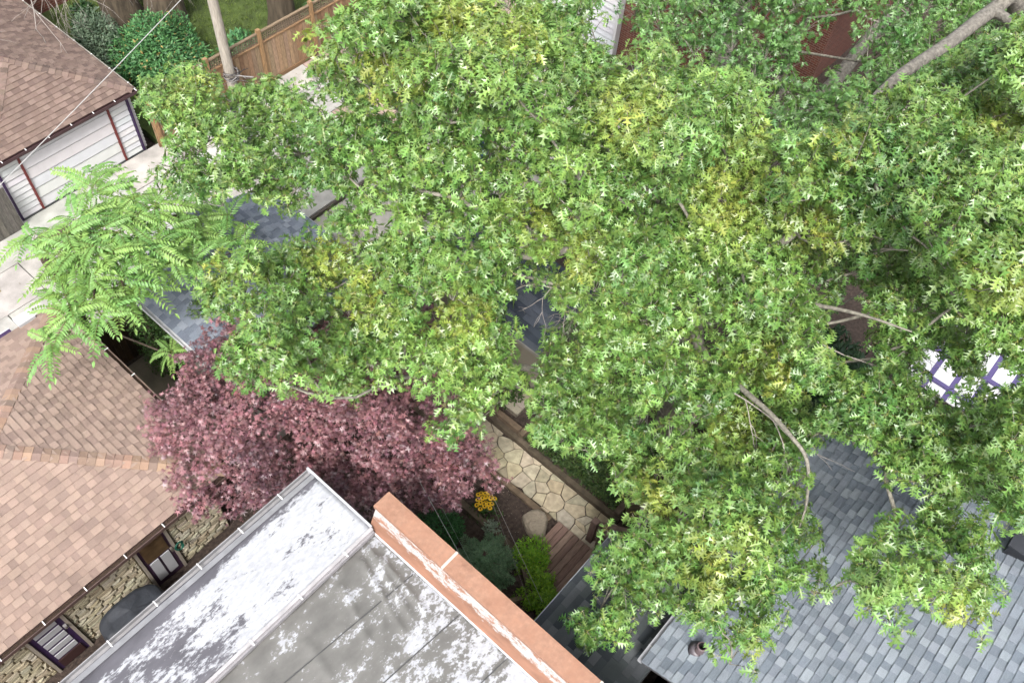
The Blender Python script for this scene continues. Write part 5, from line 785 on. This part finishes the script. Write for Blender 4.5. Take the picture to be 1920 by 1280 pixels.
# ---------------------------------------------------------------- trees behind the oak (upper right)
G_BG = (leafcol(72, 122, 62), leafcol(120, 162, 84), srgb(140, 150, 60), srgb(130, 134, 66))
bg = oak_like('backdrop_tree', 'greener tree leaning in front of the brick house', """2247,448,566,0;1780,954,507,0;1760,613,558,0;1975,306,592,0;1940,651,593,0;2331,255,589,0;2498,336,474,0;1719,595,541,0;1758,362,617,0;2432,435,514,0;2043,893,411,0;1912,466,654,0;2452,401,525,0;1479,446,580,0;2261,339,571,0;1888,373,632,0;1706,846,501,0;1912,717,600,0;1733,893,437,0;1685,402,635,0;2712,321,470,0;2079,443,578,0;1709,406,654,0;2275,272,585,0;2067,985,448,0;1753,965,494,0;2308,517,570,0;2318,452,556,0;1522,383,621,0;1700,833,546,0;2534,401,530,0;1828,828,483,0;2352,1039,283,0;2546,585,384,0;1906,436,645,0;1776,990,538,0;1760,739,513,0;1809,1103,511,0;2030,500,613,0;2031,397,590,0;1607,415,637,0;1837,720,547,0;2203,350,579,0;1994,353,596,0;1938,739,538,0;1976,1002,453,0;1834,410,638,0;2145,335,583,0;2068,397,603,0;1929,547,644,0;2333,339,499,0;1897,919,513,0;2058,732,545,0;2135,317,545,0;1957,774,534,0;1922,647,574,0;1872,410,508,0;1979,773,608,0;1817,391,599,0;1717,483,511,0;1854,677,599,0;1914,394,577,0;2217,643,572,0;2104,1140,364,0;1755,769,493,0;1793,1056,534,0;2491,485,519,0;2002,713,625,0;2294,396,538,0;2113,441,601,0;1835,858,510,0;2106,284,575,0;1480,435,614,0;2022,846,486,0;2457,339,547,0;1743,634,525,0;1816,717,527,0;1661,784,528,0;1977,668,659,0;2076,472,599,0;1857,1071,528,0;1834,807,516,0;1533,473,604,0;1795,324,620,0;2142,407,592,0;1854,643,548,0;1942,414,621,0;1794,783,498,0;1683,335,641,0;2066,561,629,0;1940,821,504,0;1603,369,655,0;1730,705,512,0;2287,543,570,0;1915,711,460,0;2155,280,593,0;1779,930,537,0;1569,422,557,0;1607,390,610,0;2021,920,413,0;1590,461,578,0;2133,627,574,0;1539,516,583,0;1822,662,583,0;1711,995,539,0;2448,307,577,0;2030,863,542,0;1946,447,539,0;2329,275,517,0;2535,544,417,0;1720,998,498,0;1616,896,543,0;2174,378,568,0;1937,991,523,0;2243,586,589,0;2024,909,527,0;2389,215,538,0;2334,353,583,0;2385,271,605,0;2823,492,373,0;2088,340,560,0;1927,350,604,0;1855,624,577,0;1697,892,494,0;2084,373,582,0;1612,362,621,0;2436,513,524,0;2548,339,560,0;2428,335,590,0;1810,1049,498,0;1814,1092,475,0;1984,532,639,0;1943,962,542,0;2095,350,586,0;1981,739,627,0;1813,461,660,0;2063,637,641,0;1850,328,623,0;1974,873,490,0;1656,449,527,0;1808,1022,540,0;1643,427,570,0;1943,795,614,0;2192,295,600,0;1936,779,573,0;1651,620,563,0;1966,672,625,0;2565,267,536,0;1773,903,484,0;1618,486,593,0;1959,905,503,0;1776,698,508,0;1512,484,592,0;1716,329,648,0;2062,1012,311,0;2009,619,623,0;1847,862,435,0;2398,244,587,0;2315,570,528,0;2619,294,539,0;2107,888,463,0;1643,518,551,0;1837,762,502,0;2207,211,606,0;1931,725,479,0;1900,997,502,0;2609,329,466,0;1953,323,583,0;1626,404,653,0;1865,663,621,0;1800,905,540,0;2022,821,436,0;2062,510,628,0;1943,749,601,0;1892,940,543,0;2258,370,583,0;1810,606,555,0;1868,451,654,0;1843,353,624,0;1676,900,534,0;1579,850,554,0;1699,361,600,0;1642,450,597,0;1977,922,539,0;2287,421,554,0;1993,595,590,0;1710,635,576,0;1754,341,650,0;1852,898,507,0;2094,574,642,0;1960,549,669,0;2002,428,552,0""", [(21.5, 7.2, 0), (21.2, 7.1, 1.2), (20.8, 7.0, 2.2), (20.3, 6.9, 3.2), (19.8, 6.8, 4.0)], leaf=.18, greens=G_BG, rosettes=(8, 10), per=9, spread=.32)
lb = MB()
limb([(23.5, 2.2, 3.2), (20.73, 2.68, 7.0), (20.05, 2.94, 7.0), (18.3, 3.11, 7.0), (16.59, 3.35, 7.0), (15.4, 3.5, 6.7)], [.2, .17, .16, .14, .12, .06])
limb([(20.05, 2.94, 7.0), (19.6, 2.2, 7.1), (18.2, 1.2, 7.0)], [.12, .1, .06])
limb([(22.6, 9.6, 3.0), (22.2, 9.44, 3.0), (20.9, 9.0, 2.6), (19.9, 8.6, 1.5), (19.6, 8.5, 0)], [.26, .26, .27, .28, .3])
limb([(25.2, 5.9, 3.4), (23.7, 6.0, 3.0), (21.2, 5.9, 2.4), (20.9, 6.6, .8)], [.16, .18, .2, .2])
lb.build('limb', mat('grey_bark', srgb(148, 142, 132), .95, nscale=14, namt=.45, bump=.9, bscale=36), bg, True)
def twigtree(mb, p, d, L, r, depth, rr, droop=.15):
    P = [np.array(p, float)]; dd = np.array(d, float)
    for i in range(4):
        dd = dd+np.array([rr.uniform(-.22, .22), rr.uniform(-.22, .22), rr.uniform(-.2, .12)-droop*.3]); dd /= np.linalg.norm(dd); P.append(P[-1]+dd*L/4)
    mb.tube(P, [r, r*.9, r*.8, r*.7, r*.5], 5, (.5, .5, .5), cap=False)
    if depth:
        for i in range(rr.choice((2, 3, 3))):
            q = P[rr.choice((2, 3, 4))]; nd = dd+np.array([rr.uniform(-.9, .9), rr.uniform(-.9, .9), rr.uniform(-.5, .3)]); twigtree(mb, q, nd/np.linalg.norm(nd), L*rr.uniform(.55, .8), r*.58, depth-1, rr, droop)
bt = thing('bare_tree', (8.6, 26.5, .28), 'leafless pale branches reaching over the brown garage roof', 'tree')
mb = MB(); rr = random.Random(4)
mb.tube([(8.6, 26.5, .2), (8.5, 26, 2.5), (8.2, 25, 4.6), (7.9, 23.6, 5.6)], [.16, .14, .11, .07], 8)
for q, d in (((7.9, 23.6, 5.6), (-.55, -1, -.2)), ((7.9, 23.6, 5.6), (.05, -1, -.15)), ((8.2, 25, 4.6), (.5, -1, .15)), ((8.1, 24.4, 5.2), (.25, -1, .05)), ((7.9, 23.6, 5.6), (-.9, -.7, -.1))):
    twigtree(mb, q, np.array(d)/np.linalg.norm(d), 2.3, .03, 4, rr, .1)
mb.build('trunk', M['barkpale'], bt, True)
dt = thing('dead_shrub', (20.3, 6.2, 0), 'tangle of bare curling twigs beside the dark brick wall', 'shrub')
mb = MB(); rr = random.Random(9)
for k in range(7): twigtree(mb, (20.6, 6.2, 1.6), nrm(np.array([rr.uniform(-.2, 1), rr.uniform(-.6, 1), rr.uniform(.2, .9)])), 1.2, .022, 3, rr, .5)
mb.tube([(20.3, 6.2, 0), (20.6, 6.2, 1.6)], [.06, .04], 6); mb.build('stem', M['barkpale'], dt, True)
rr = random.Random(21)
for p, d in (((9.4, 3.9, 4.9), (-.7, -.5, -.2)), ((8.9, 2.2, 5.6), (.2, -1, .1)), ((10.2, 4.6, 4.8), (-1, .6, -.1)), ((9.6, 5.4, 5.6), (-1, .3, .1)), ((10.3, 1.4, 6.2), (.3, -1, -.1)), ((9.8, 6.9, 7.2), (-.8, 1, .1)), ((9.0, .9, 5.2), (-1, -.4, -.2))):
    mb = MB(); twigtree(mb, p, nrm(np.array(d)), 1.1, .018, 3, rr, .05); mb.build('dead_twig', M['barkpale'], oak, True)

# ---------------------------------------------------------------- purple maple
G_MAP = (leafcol(84, 57, 65), leafcol(158, 111, 116), srgb(176, 96, 70), srgb(140, 80, 84))
mp_ = oak_like('japanese_maple', 'purple leaved maple filling the space between the roofs', """245,907,338,0;353,845,373,0;464,743,324,0;646,677,285,0;546,836,342,0;325,735,318,0;350,903,331,0;395,837,335,0;632,931,306,0;574,544,270,0;590,600,344,0;311,915,365,0;682,734,265,0;610,947,256,0;746,781,300,0;404,941,338,0;281,858,221,0;355,1000,341,0;442,739,297,0;502,666,421,0;491,670,232,0;801,801,279,0;402,718,243,0;279,1012,312,0;675,665,292,0;489,777,344,0;468,939,349,0;627,873,349,0;568,650,329,0;202,848,315,0;408,809,341,0;473,719,286,0;450,820,358,0;547,586,277,0;207,825,276,0;535,723,384,0;633,621,329,0;437,875,379,0;238,831,253,0;706,685,328,0;535,972,326,0;611,516,261,0;688,862,365,0;498,876,381,0;519,566,193,0;288,770,284,0;568,939,269,0;484,697,382,0;524,758,384,0;380,1010,387,0;654,760,272,0;460,615,189,0;296,862,362,0;259,788,252,0;429,740,249,0;424,681,259,0;566,684,355,0;785,844,291,0;253,867,265,0;479,649,201,0;733,725,344,0;265,962,339,0;497,823,346,0;225,943,278,0;504,862,333,0;626,791,322,0;517,623,386,0;494,634,340,0;255,878,311,0;343,814,373,0;280,741,279,0;411,907,285,0;597,566,340,0;527,648,393,0;470,1010,310,0;427,645,256,0;307,820,376,0;702,800,260,0;591,827,333,0;300,952,351,0;293,817,334,0;307,766,385,0;565,747,378,0;467,882,383,0;622,823,331,0;526,588,238,0;621,555,293,0;647,839,371,0;498,628,279,0;407,755,283,0;522,511,259,0;432,1021,369,0;754,872,291,0;719,805,325,0;415,903,362,0;403,1001,315,0;554,511,262,0;238,968,296,0;619,766,304,0;358,973,328,0;484,664,341,0;294,805,294,0;498,1017,327,0;224,903,278,0;415,599,291,0;614,690,320,0;383,962,305,0;498,589,204,0;484,1072,306,0;324,985,348,0;718,760,280,0;554,603,351,0;691,850,308,0;290,845,335,0;587,589,291,0;505,621,203,0;293,707,349,0;492,951,363,0;586,968,290,0;344,769,320,0;461,792,301,0;447,824,408,0;416,756,331,0;538,1044,310,0;336,707,319,0;344,796,349,0;659,916,327,0;287,940,328,0;498,731,375,0;544,556,223,0;556,710,361,0;431,963,345,0;511,788,377,0;529,614,271,0;435,802,337,0;618,515,314,0;610,890,297,0;454,729,251,0;309,762,319,0;384,739,239,0;321,856,364,0;389,666,290,0;676,829,285,0;377,900,343,0;582,1028,276,0;410,1020,335,0;549,892,291,0;631,493,237,0""", [(5.3, 8.0, 0), (5.25, 8.0, .6), (5.1, 7.95, 1.2), (4.9, 7.95, 1.8), (4.8, 7.9, 2.3)], leaf=.14, m='maple', greens=G_MAP, rosettes=(13, 17), per=9, spread=.19, pad=.28, flat=1, bark='barkmaple', base=.004, drop=.2, tw=.003)

# ---------------------------------------------------------------- tree of heaven with ferny fronds
def frond_mesh(k):
    rr = random.Random(100+k); mb = MB(); n = 11; droop = rr.uniform(.4, .9); c = np.array(leafcol(146, 178, 94))*(1-k/14)+np.array(leafcol(106, 154, 86))*(k/14)
    if k == 0: c = np.array(leafcol(178, 190, 92))
    ry = lambda x: (x, 0, .28*x-droop*x*x)
    mb.tube([ry(x) for x in np.linspace(0, 1, 7)], [.008-.005*x for x in np.linspace(0, 1, 7)], 4, tuple(srgb(150, 160, 84)), cap=False)
    for i in range(n*2+1):
        j = i//2; sd = 1 if i % 2 else -1; x = .14+.82*j/n; L = .23*(1-.5*abs(j/n-.35))*rr.uniform(.85, 1.1)
        b0 = np.array(ry(x)); d = nrm(np.array([.55, sd*1., rr.uniform(-.45, -.1)])) if i < n*2 else np.array([1, 0, -.8])
        u = nrm(np.cross(d, (0, 0, 1))); n_ = np.cross(u, d); wv = .074*rr.uniform(.85, 1.15)
        q = [b0, b0+d*L*.35+u*wv*.5+n_*.012, b0+d*L*.35-u*wv*.5+n_*.012, b0+d*L*.45, b0+d*L*.75+u*wv*.32-n_*.01, b0+d*L*.75-u*wv*.32-n_*.01, b0+d*L-n_*.05*rr.random()]
        mb.add(q, [(0, 3, 1), (0, 2, 3), (1, 3, 4), (2, 5, 3), (3, 6, 4), (3, 5, 6)], tuple(c*rr.uniform(.8, 1.22)))
    me = bpy.data.meshes.new('frond'); me.from_pydata([tuple(v) for v in mb.V], [], mb.F); a = me.attributes.new('tint', 'FLOAT_COLOR', 'POINT'); a.data.foreach_set('color', np.c_[np.array(mb.T), np.ones(len(mb.T))].astype(np.float32).ravel())
    me.materials.append(M['sumac']); return me
FM = [frond_mesh(k) for k in range(12)]
st = thing('ferny_tree', (3.4, 14.4, .06), 'pale green ferny leaved tree over the lane', 'tree')
S_ = parse("""506,1266,496,0;546,1189,398,0;541,1263,469,0;549,1235,413,0;285,1258,491,0;344,1295,523,0;407,1203,485,0;323,1206,496,0;438,1230,494,0;443,1364,520,0;501,1231,473,0;474,1332,513,0;340,1169,455,0;465,1177,455,0;382,1225,501,0;301,1182,482,0;412,1314,509,0;271,1218,476,0;502,1170,423,0;598,1164,401,0;398,1275,507,0;337,1255,518,0;454,1302,502,0;430,1174,466,0;378,1322,518,0;295,1149,467,0;390,1167,455,0;308,1271,514,0;364,1188,472,0;582,1263,419,0;626,1220,415,0;469,1270,500,0;251,1180,476,0;452,1204,479,0;316,1234,505,0;418,1253,500,0;364,1245,512,0;583,1214,398,0;489,1305,506,0;478,1463,460,0;430,1171,240,0;387,1158,240,0;475,1175,240,0;200,1161,460,0;314,1403,460,0"""); P, par, W = skeleton([(3.3, 14.35, 0), (3.25, 14.2, 1), (3.2, 14.1, 2), (3.2, 14.0, 3.0)], S_[:, :3]-[0, 0, .25]); mb = MB(); branches(P, par, W, .012, mb, (.5, .5, .5), rmax=.12, nt=3); mb.build('trunk', M['barkmaple'], st, True)
fr_ = []
for i, s in enumerate(S_):
    rr = random.Random(i)
    for k in range(8):
        a = 2*math.pi*(k+rr.uniform(-.3, .3))/8+i; tilt = rr.uniform(-.25, .5); L = rr.uniform(.5, .8)*(1 if s[2] > 3 else .8)
        R_ = Matrix.Rotation(a, 4, 'Z') @ Matrix.Rotation(-tilt, 4, 'Y') @ Matrix.Rotation(rr.uniform(-.4, .4), 4, 'X')
        fr_.append((s[2]+rr.random(), FM[rr.randrange(1, 12)], Matrix.Translation(Vector(s[:3])+Vector((0, 0, rr.uniform(-.2, .05)))-st.location) @ R_ @ Matrix.Scale(L, 4)))
fr_.sort(key=lambda t: -t[0])
for _, me, mx in fr_[:300]:
    o = bpy.data.objects.new('frond', me); COL.objects.link(o); o.parent = st; o.matrix_local = mx
mb = MB()
for _, me, mx in fr_[300:]:
    n = len(mb.V); mb.V += [tuple(mx @ v.co+st.location) for v in me.vertices]; mb.F += [tuple(j+n for j in p.vertices) for p in me.polygons]; mb.T += [tuple(c.color)[:3] for c in me.attributes['tint'].data]
if mb.V: mb.build('fronds', M['sumac'], st)['kind'] = 'stuff'

# ---------------------------------------------------------------- shrubs and plants
def shrub(name, label, c, r, n, leaf, cols, tm=SIMT, lump=.18, parts=0, cat='shrub', group=None, seed=1, up=.4, shell=.55, stems=True):
    """leafy mound: leaves through an uneven volume, densest towards the outside"""
    t = thing(name, (c[0], c[1], c[2]), label, cat, group); rg = np.random.default_rng(seed)
    d = nrm(rg.normal(size=(n, 3))); d[:, 2] = np.abs(d[:, 2])*1.0-.12; d = nrm(d)
    ph = rg.uniform(0, 6.28, 5); ks = rg.normal(size=(5, 3))*3.2
    lu = 1+lump*np.sin(d@ks.T+ph).sum(1)/2.2
    rad = (shell+(1-shell)*rg.random(n)**.6)*lu
    pos = np.array(c)+np.array([0, 0, r[2]*.12])+d*np.array(r)*rad[:, None]
    dr = nrm(d+rg.normal(size=(n, 3))*.7+np.array([0, 0, -.1])); upv = d+np.array([0, 0, up])+rg.normal(size=(n, 3))*.3
    u = rg.random((n, 1)); q = np.array(cols[0])*(1-u)+np.array(cols[1])*u
    if len(cols) > 2: q[rg.random(n) < .05] = cols[2]
    q = q*rg.uniform(.75, 1.25, (n, 1))
    foliage(place(tm, pos, dr, upv, leaf*rg.uniform(.7, 1.2, n), q), M['shrub'], t, restname='foliage', limit=parts)
    if stems:
        mb = MB(); rr = random.Random(seed)
        for k in range(7): a = rr.uniform(0, 6.28); mb.tube([(c[0], c[1], c[2]-.02), (c[0]+.3*r[0]*math.cos(a), c[1]+.3*r[1]*math.sin(a), c[2]+.4*r[2]), (c[0]+.6*r[0]*math.cos(a), c[1]+.6*r[1]*math.sin(a), c[2]+.75*r[2])], [.03, .02, .008], 5)
        mb.build('stem', M['barkmaple'], t)
    return t
shrub('round_shrub', 'large dark green rounded shrub behind the cedar fence', (10.35, 21.25, .28), (1.35, 1.35, 1.45), 14000, .12, (leafcol(56, 104, 60), leafcol(96, 142, 84), leafcol(170, 150, 90)), seed=2)
shrub('grey_shrub', 'grey green shrub touching the brown garage roof', (9.35, 23.0, .28), (.7, 1.0, 1.25), 6000, .10, (leafcol(84, 106, 84), leafcol(120, 138, 112)), seed=3)
shrub('young_shrub', 'loose leafy shrub behind the utility pole', (12.3, 20.1, .28), (.6, .55, .75), 1300, .17, (leafcol(54, 106, 66), leafcol(94, 142, 86)), seed=4)
shrub('corner_shrub', 'dark leafy shrub at the top of the cedar fence', (15.6, 20.0, .28), (.9, .8, 1.2), 2500, .17, (srgb(50, 92, 40), srgb(90, 126, 56)), seed=5)
shrub('back_shrub', 'dark green bush between the tree trunk and the maroon wall', (9.9, 24.6, .28), (.4, .4, .9), 1000, .13, (srgb(44, 84, 44), srgb(74, 110, 60)), seed=15)
def bigtrunk(label, P, R, group=None):
    t = thing('tree_trunk', P[0], label, 'tree'); mb = MB(); Q = []; RR_ = []
    ns = 26; V = []; F = []
    for j, (p, r) in enumerate(zip(P, R)):
        for i in range(ns):
            a = 2*math.pi*i/ns; f = 1+.06*math.sin(a*5+j*.3)+.04*math.sin(a*9+1); V.append((p[0]+r*f*math.cos(a), p[1]+r*f*math.sin(a), p[2]))
    for j in range(len(P)-1):
        for i in range(ns): a = j*ns+i; b2 = j*ns+(i+1) % ns; F.append((a, b2, b2+ns, a+ns))
    raw('trunk', V, F, [(.5, .5, .5)]*len(V), M['barkdark'], t, True)
    return t
t1 = bigtrunk('thick left trunk on the lawn behind the round shrub', [(10.9, 24.0, .2), (10.85, 24.05, .8), (10.8, 24.1, 2), (10.6, 24.2, 5), (10.4, 24.2, 9)], [.68, .56, .5, .46, .4])
t2 = bigtrunk('second thick trunk leaning right of its neighbour on the lawn', [(11.75, 23.3, .2), (11.85, 23.3, .8), (12.0, 23.3, 2), (12.5, 23.4, 5), (13, 23.4, 9)], [.7, .58, .52, .46, .4])
t3 = bigtrunk('single ribbed trunk standing close behind the cedar fence', [(14.3, 20.75, .2), (14.3, 20.75, .8), (14.3, 20.75, 2.2), (14.3, 20.8, 6), (14.3, 20.8, 9)], [.52, .40, .36, .33, .3])
shrub('mound_shrub', 'dark rounded shrub beside the orange parapet', (5.45, 5.35, 0), (.50, .52, .75), 5200, .06, (leafcol(34, 78, 40), leafcol(60, 112, 56)), seed=6, lump=.2)
def conifer(name, label, c, r, hgt, cols, seed):
    t = thing(name, c, label, 'shrub'); rg = np.random.default_rng(seed); pos = []; dr = []; up = []; mb = MB()
    for lv in range(9):
        z = hgt*(.12+.86*lv/9); R_ = r*(1-.82*lv/9)
        for k in range(int(12-lv*.6)):
            a = 2*math.pi*(k+rg.random()*.6)/(12-lv*.6)+lv; L = R_*rg.uniform(.8, 1.12); d0 = np.array([math.cos(a), math.sin(a), .28]); p0 = np.array([c[0], c[1], c[2]+z]); sd0 = np.array([-math.sin(a), math.cos(a), 0])
            mb.tube([p0, p0+d0*L], [.01, .003], 4, cap=False)
            for s in range(11):
                q = p0+d0*L*(.25+.75*s/10); ls = L*.36*(1-.75*s/10)
                for sg in (-1, 1):
                    dd = nrm(d0*.9+sd0*sg); mb.tube([q, q+dd*ls], [.004, .002], 3, cap=False)
                    for u in range(9):
                        for g_ in (-1, 1): pos.append(q+dd*ls*(u/8)); dr.append(dd*.7+np.cross(dd, (0, 0, 1))*g_*.7+np.array([0, 0, rg.uniform(0, .5)])); up.append((rg.normal()*.3, rg.normal()*.3, 1))
    n = len(pos); u = rg.random((n, 1)); q = (np.array(cols[0])*(1-u)+np.array(cols[1])*u)
    foliage(place(NEEDT, np.array(pos), np.array(dr), np.array(up), .055*rg.uniform(.8, 1.2, n), q), M['shrub'], t, restname='foliage', limit=0)
    mb.tube([(c[0], c[1], 0), (c[0], c[1], hgt)], [.04, .01], 6); mb.build('stem', M['barkmaple'], t)
conifer('dwarf_spruce', 'feathery blue green spruce beside the orange parapet', (5.45, 4.15, 0), .68, 1.15, (leafcol(70, 104, 74), leafcol(112, 142, 104)), 7)
shrub('golden_cedar', 'bright green rounded cedar next to the deck boards', (6.32, 3.52, 0), (.38, .38, .74), 3600, .062, (leafcol(84, 136, 26), leafcol(132, 172, 44)), tm=SIMT, seed=8, lump=.32, shell=.35)
shrub('low_cedar', 'bright green cedar at the corner of the porch roof', (5.85, 2.92, 0), (.44, .42, .78), 4200, .062, (leafcol(92, 142, 30), leafcol(140, 176, 50)), tm=SIMT, seed=9, lump=.34, shell=.35)
shrub('silver_plant', 'small silvery plant on the bed timber below the yellow flowers', (6.22, 4.62, .2), (.16, .15, .16), 260, .07, (srgb(140, 160, 140), srgb(176, 192, 170)), seed=10, cat='plant')
shrub('white_flower_plant', 'sprig of tiny white blooms on the bed edge', (6.05, 3.72, .2), (.26, .12, .14), 170, .05, (srgb(206, 206, 180), srgb(120, 140, 80)), seed=12, cat='plant')
shrub('bed_bush', 'dark bush at the path end in the corner bed', (8.95, 6.9, .2), (.5, .6, .8), 3000, .085, (srgb(50, 84, 34), srgb(86, 116, 46)), seed=13)
shrub('lilac_flower', 'little lilac flower cluster by the corner bed', (9.15, 5.66, .5), (.09, .09, .12), 90, .05, (srgb(176, 160, 214), srgb(206, 196, 226)), seed=14, cat='plant')
shrub('orange_plant', 'rusty orange leaved plant beside the path under the maple', (6.75, 6.35, .1), (.26, .26, .95), 900, .08, (srgb(150, 92, 48), srgb(186, 124, 66)), seed=16, cat='plant')
shrub('dark_vine', 'dark broad leaved vine in the gap of the oak on the right', (12.6, 1.2, 0), (1.5, 1.5, 3.6), 7000, .20, (srgb(44, 80, 44), srgb(66, 104, 60)), seed=17)
shrub('garage_vine', 'small leaved vine at the near corner of the grey garage', (4.1, 13.0, 0), (.35, .5, 2.6), 2500, .07, (srgb(66, 110, 50), srgb(110, 146, 70)), seed=18)
shrub('roof_vine', 'tuft of vine lying on the grey garage roof', (4.9, 11.6, 2.85), (.34, .3, .10), 260, .08, (srgb(84, 120, 60), srgb(124, 150, 80)), seed=19, cat='plant', stems=False)
# ground cover in the right bed
rg = np.random.default_rng(30); n = 9000
pos = np.c_[rg.uniform(8.36, 10.2, n), rg.uniform(2.95, 5.5, n), np.zeros(n)]; pos[:, 2] = .14+.28*rg.random(n)*(.4+.6*np.sin(pos[:, 0]*4)**2); u = rg.random((n, 1))
gc = place(SIMT, pos, rg.normal(size=(n, 3))*np.array([1, 1, .4]), np.array([0, 0, 1])+rg.normal(size=(n, 3))*.4, .085*rg.uniform(.6, 1.3, n), np.array(leafcol(40, 66, 32))*(1-u)+np.array(leafcol(76, 96, 44))*u)
o = foliage(gc, M['shrub'], None, restname='ground_cover', limit=0); tag(o, 'dark low ground cover filling the bed right of the path', 'ground cover')
rg = np.random.default_rng(31); n = 16000
pos = np.c_[rg.uniform(9.5, 20, n), rg.uniform(19.2, 27, n), np.full(n, .28)]; u = rg.random((n, 1))
gc = place(NEEDT, pos, np.array([0, 0, 1])+rg.normal(size=(n, 3))*.6, rg.normal(size=(n, 3)), .11*rg.uniform(.6, 1.3, n), np.array(leafcol(74, 98, 40))*(1-u)+np.array(leafcol(116, 132, 60))*u)
o = foliage(gc, M['shrub'], None, restname='grass', limit=0); tag(o, 'short lawn grass under the trees behind the cedar fence', 'grass')
rg = np.random.default_rng(35); n = 420
pos = np.c_[rg.uniform(-1, 16, n), rg.uniform(14.2, 18.7, n), np.full(n, .362)]; u = rg.random((n, 1))
o = foliage(place(SIMT, pos, rg.normal(size=(n, 3))*np.array([1, 1, .1]), np.array([0, 0, 1])+rg.normal(size=(n, 3))*.2, rg.uniform(.03, .09, n), np.array(srgb(150, 120, 70))*(1-u)+np.array(srgb(104, 110, 60))*u), M['shrub'], None, restname='fallen_leaves', limit=0); tag(o, 'scattered fallen leaves on the concrete lane', 'leaves')
# fallen petals on the soil
rg = np.random.default_rng(33); n = 60
pos = np.c_[rg.uniform(6.4, 7.2, n), rg.uniform(3.9, 5.6, n), np.full(n, .135)]
o = foliage(place(SIMT, pos, rg.normal(size=(n, 3))*np.array([1, 1, .1]), np.tile([0, 0, 1.], (n, 1)), rg.uniform(.012, .03, n), np.tile(srgb(206, 196, 184), (n, 1))), M['shrub'], None, restname='petal_litter', limit=0); tag(o, 'scattered pale petals on the soil bed', 'petals')
# yellow coneflowers
fl = thing('yellow_flowers', (6.45, 5.02, .1), 'clump of golden yellow daisies in the soil bed', 'flowers')
rr = random.Random(12); sp = []
while len(sp) < 19:
    q = (6.47+rr.uniform(-.20, .20), 5.05+rr.uniform(-.20, .20))
    if math.hypot(q[0]-6.47, q[1]-5.05) < .21 and all(math.hypot(q[0]-s[0], q[1]-s[1]) > .075 for s in sp): sp.append(q)
for i, (x, y) in enumerate(sp):
    z = .55+rr.uniform(-.04, .1); mb = MB(); k = 11; tl = (rr.uniform(-.3, .3), rr.uniform(-.3, .3))
    for j in range(k):
        a = 2*math.pi*j/k; c, s = math.cos(a), math.sin(a); f = lambda r, h, o_: (x+r*c-o_*s, y+r*s+o_*c, z+h+tl[0]*(r*c)+tl[1]*(r*s))
        mb.add([f(.012, .004, -.008), f(.012, .004, .008), f(.04, .003, .014), f(.058, -.012, 0), f(.04, .003, -.014)], [(0, 1, 2, 3, 4)], jit(srgb(255, 206, 28), .06))
    hd = mb.build('flower_head', M['plastic'], fl)
    MB().tube([(x, y, z), (x, y, z+.016), (x, y, z+.024)], [.018, .016, .006], 8, srgb(104, 60, 20)).build('flower_eye', M['debris'], hd)
mb = MB()
for (x, y) in sp: mb.tube([(6.45+(x-6.45)*.3, 5.02+(y-5.02)*.3, .1), (x, y, .54)], [.005, .004], 4, srgb(70, 104, 40), cap=False)
mb.build('stems', M['plastic'], fl)
rg = np.random.default_rng(40); n = 160
pos = np.c_[6.45+rg.normal(size=n)*.13, 5.02+rg.normal(size=n)*.13, rg.uniform(.15, .48, n)]; u = rg.random((n, 1))
foliage(place(SIMT, pos, rg.normal(size=(n, 3)), np.array([0, 0, 1])+rg.normal(size=(n, 3))*.3, rg.uniform(.07, .13, n), np.array(srgb(50, 84, 36))*(1-u)+np.array(srgb(86, 116, 56))*u), M['shrub'], fl, restname='foliage', limit=0)
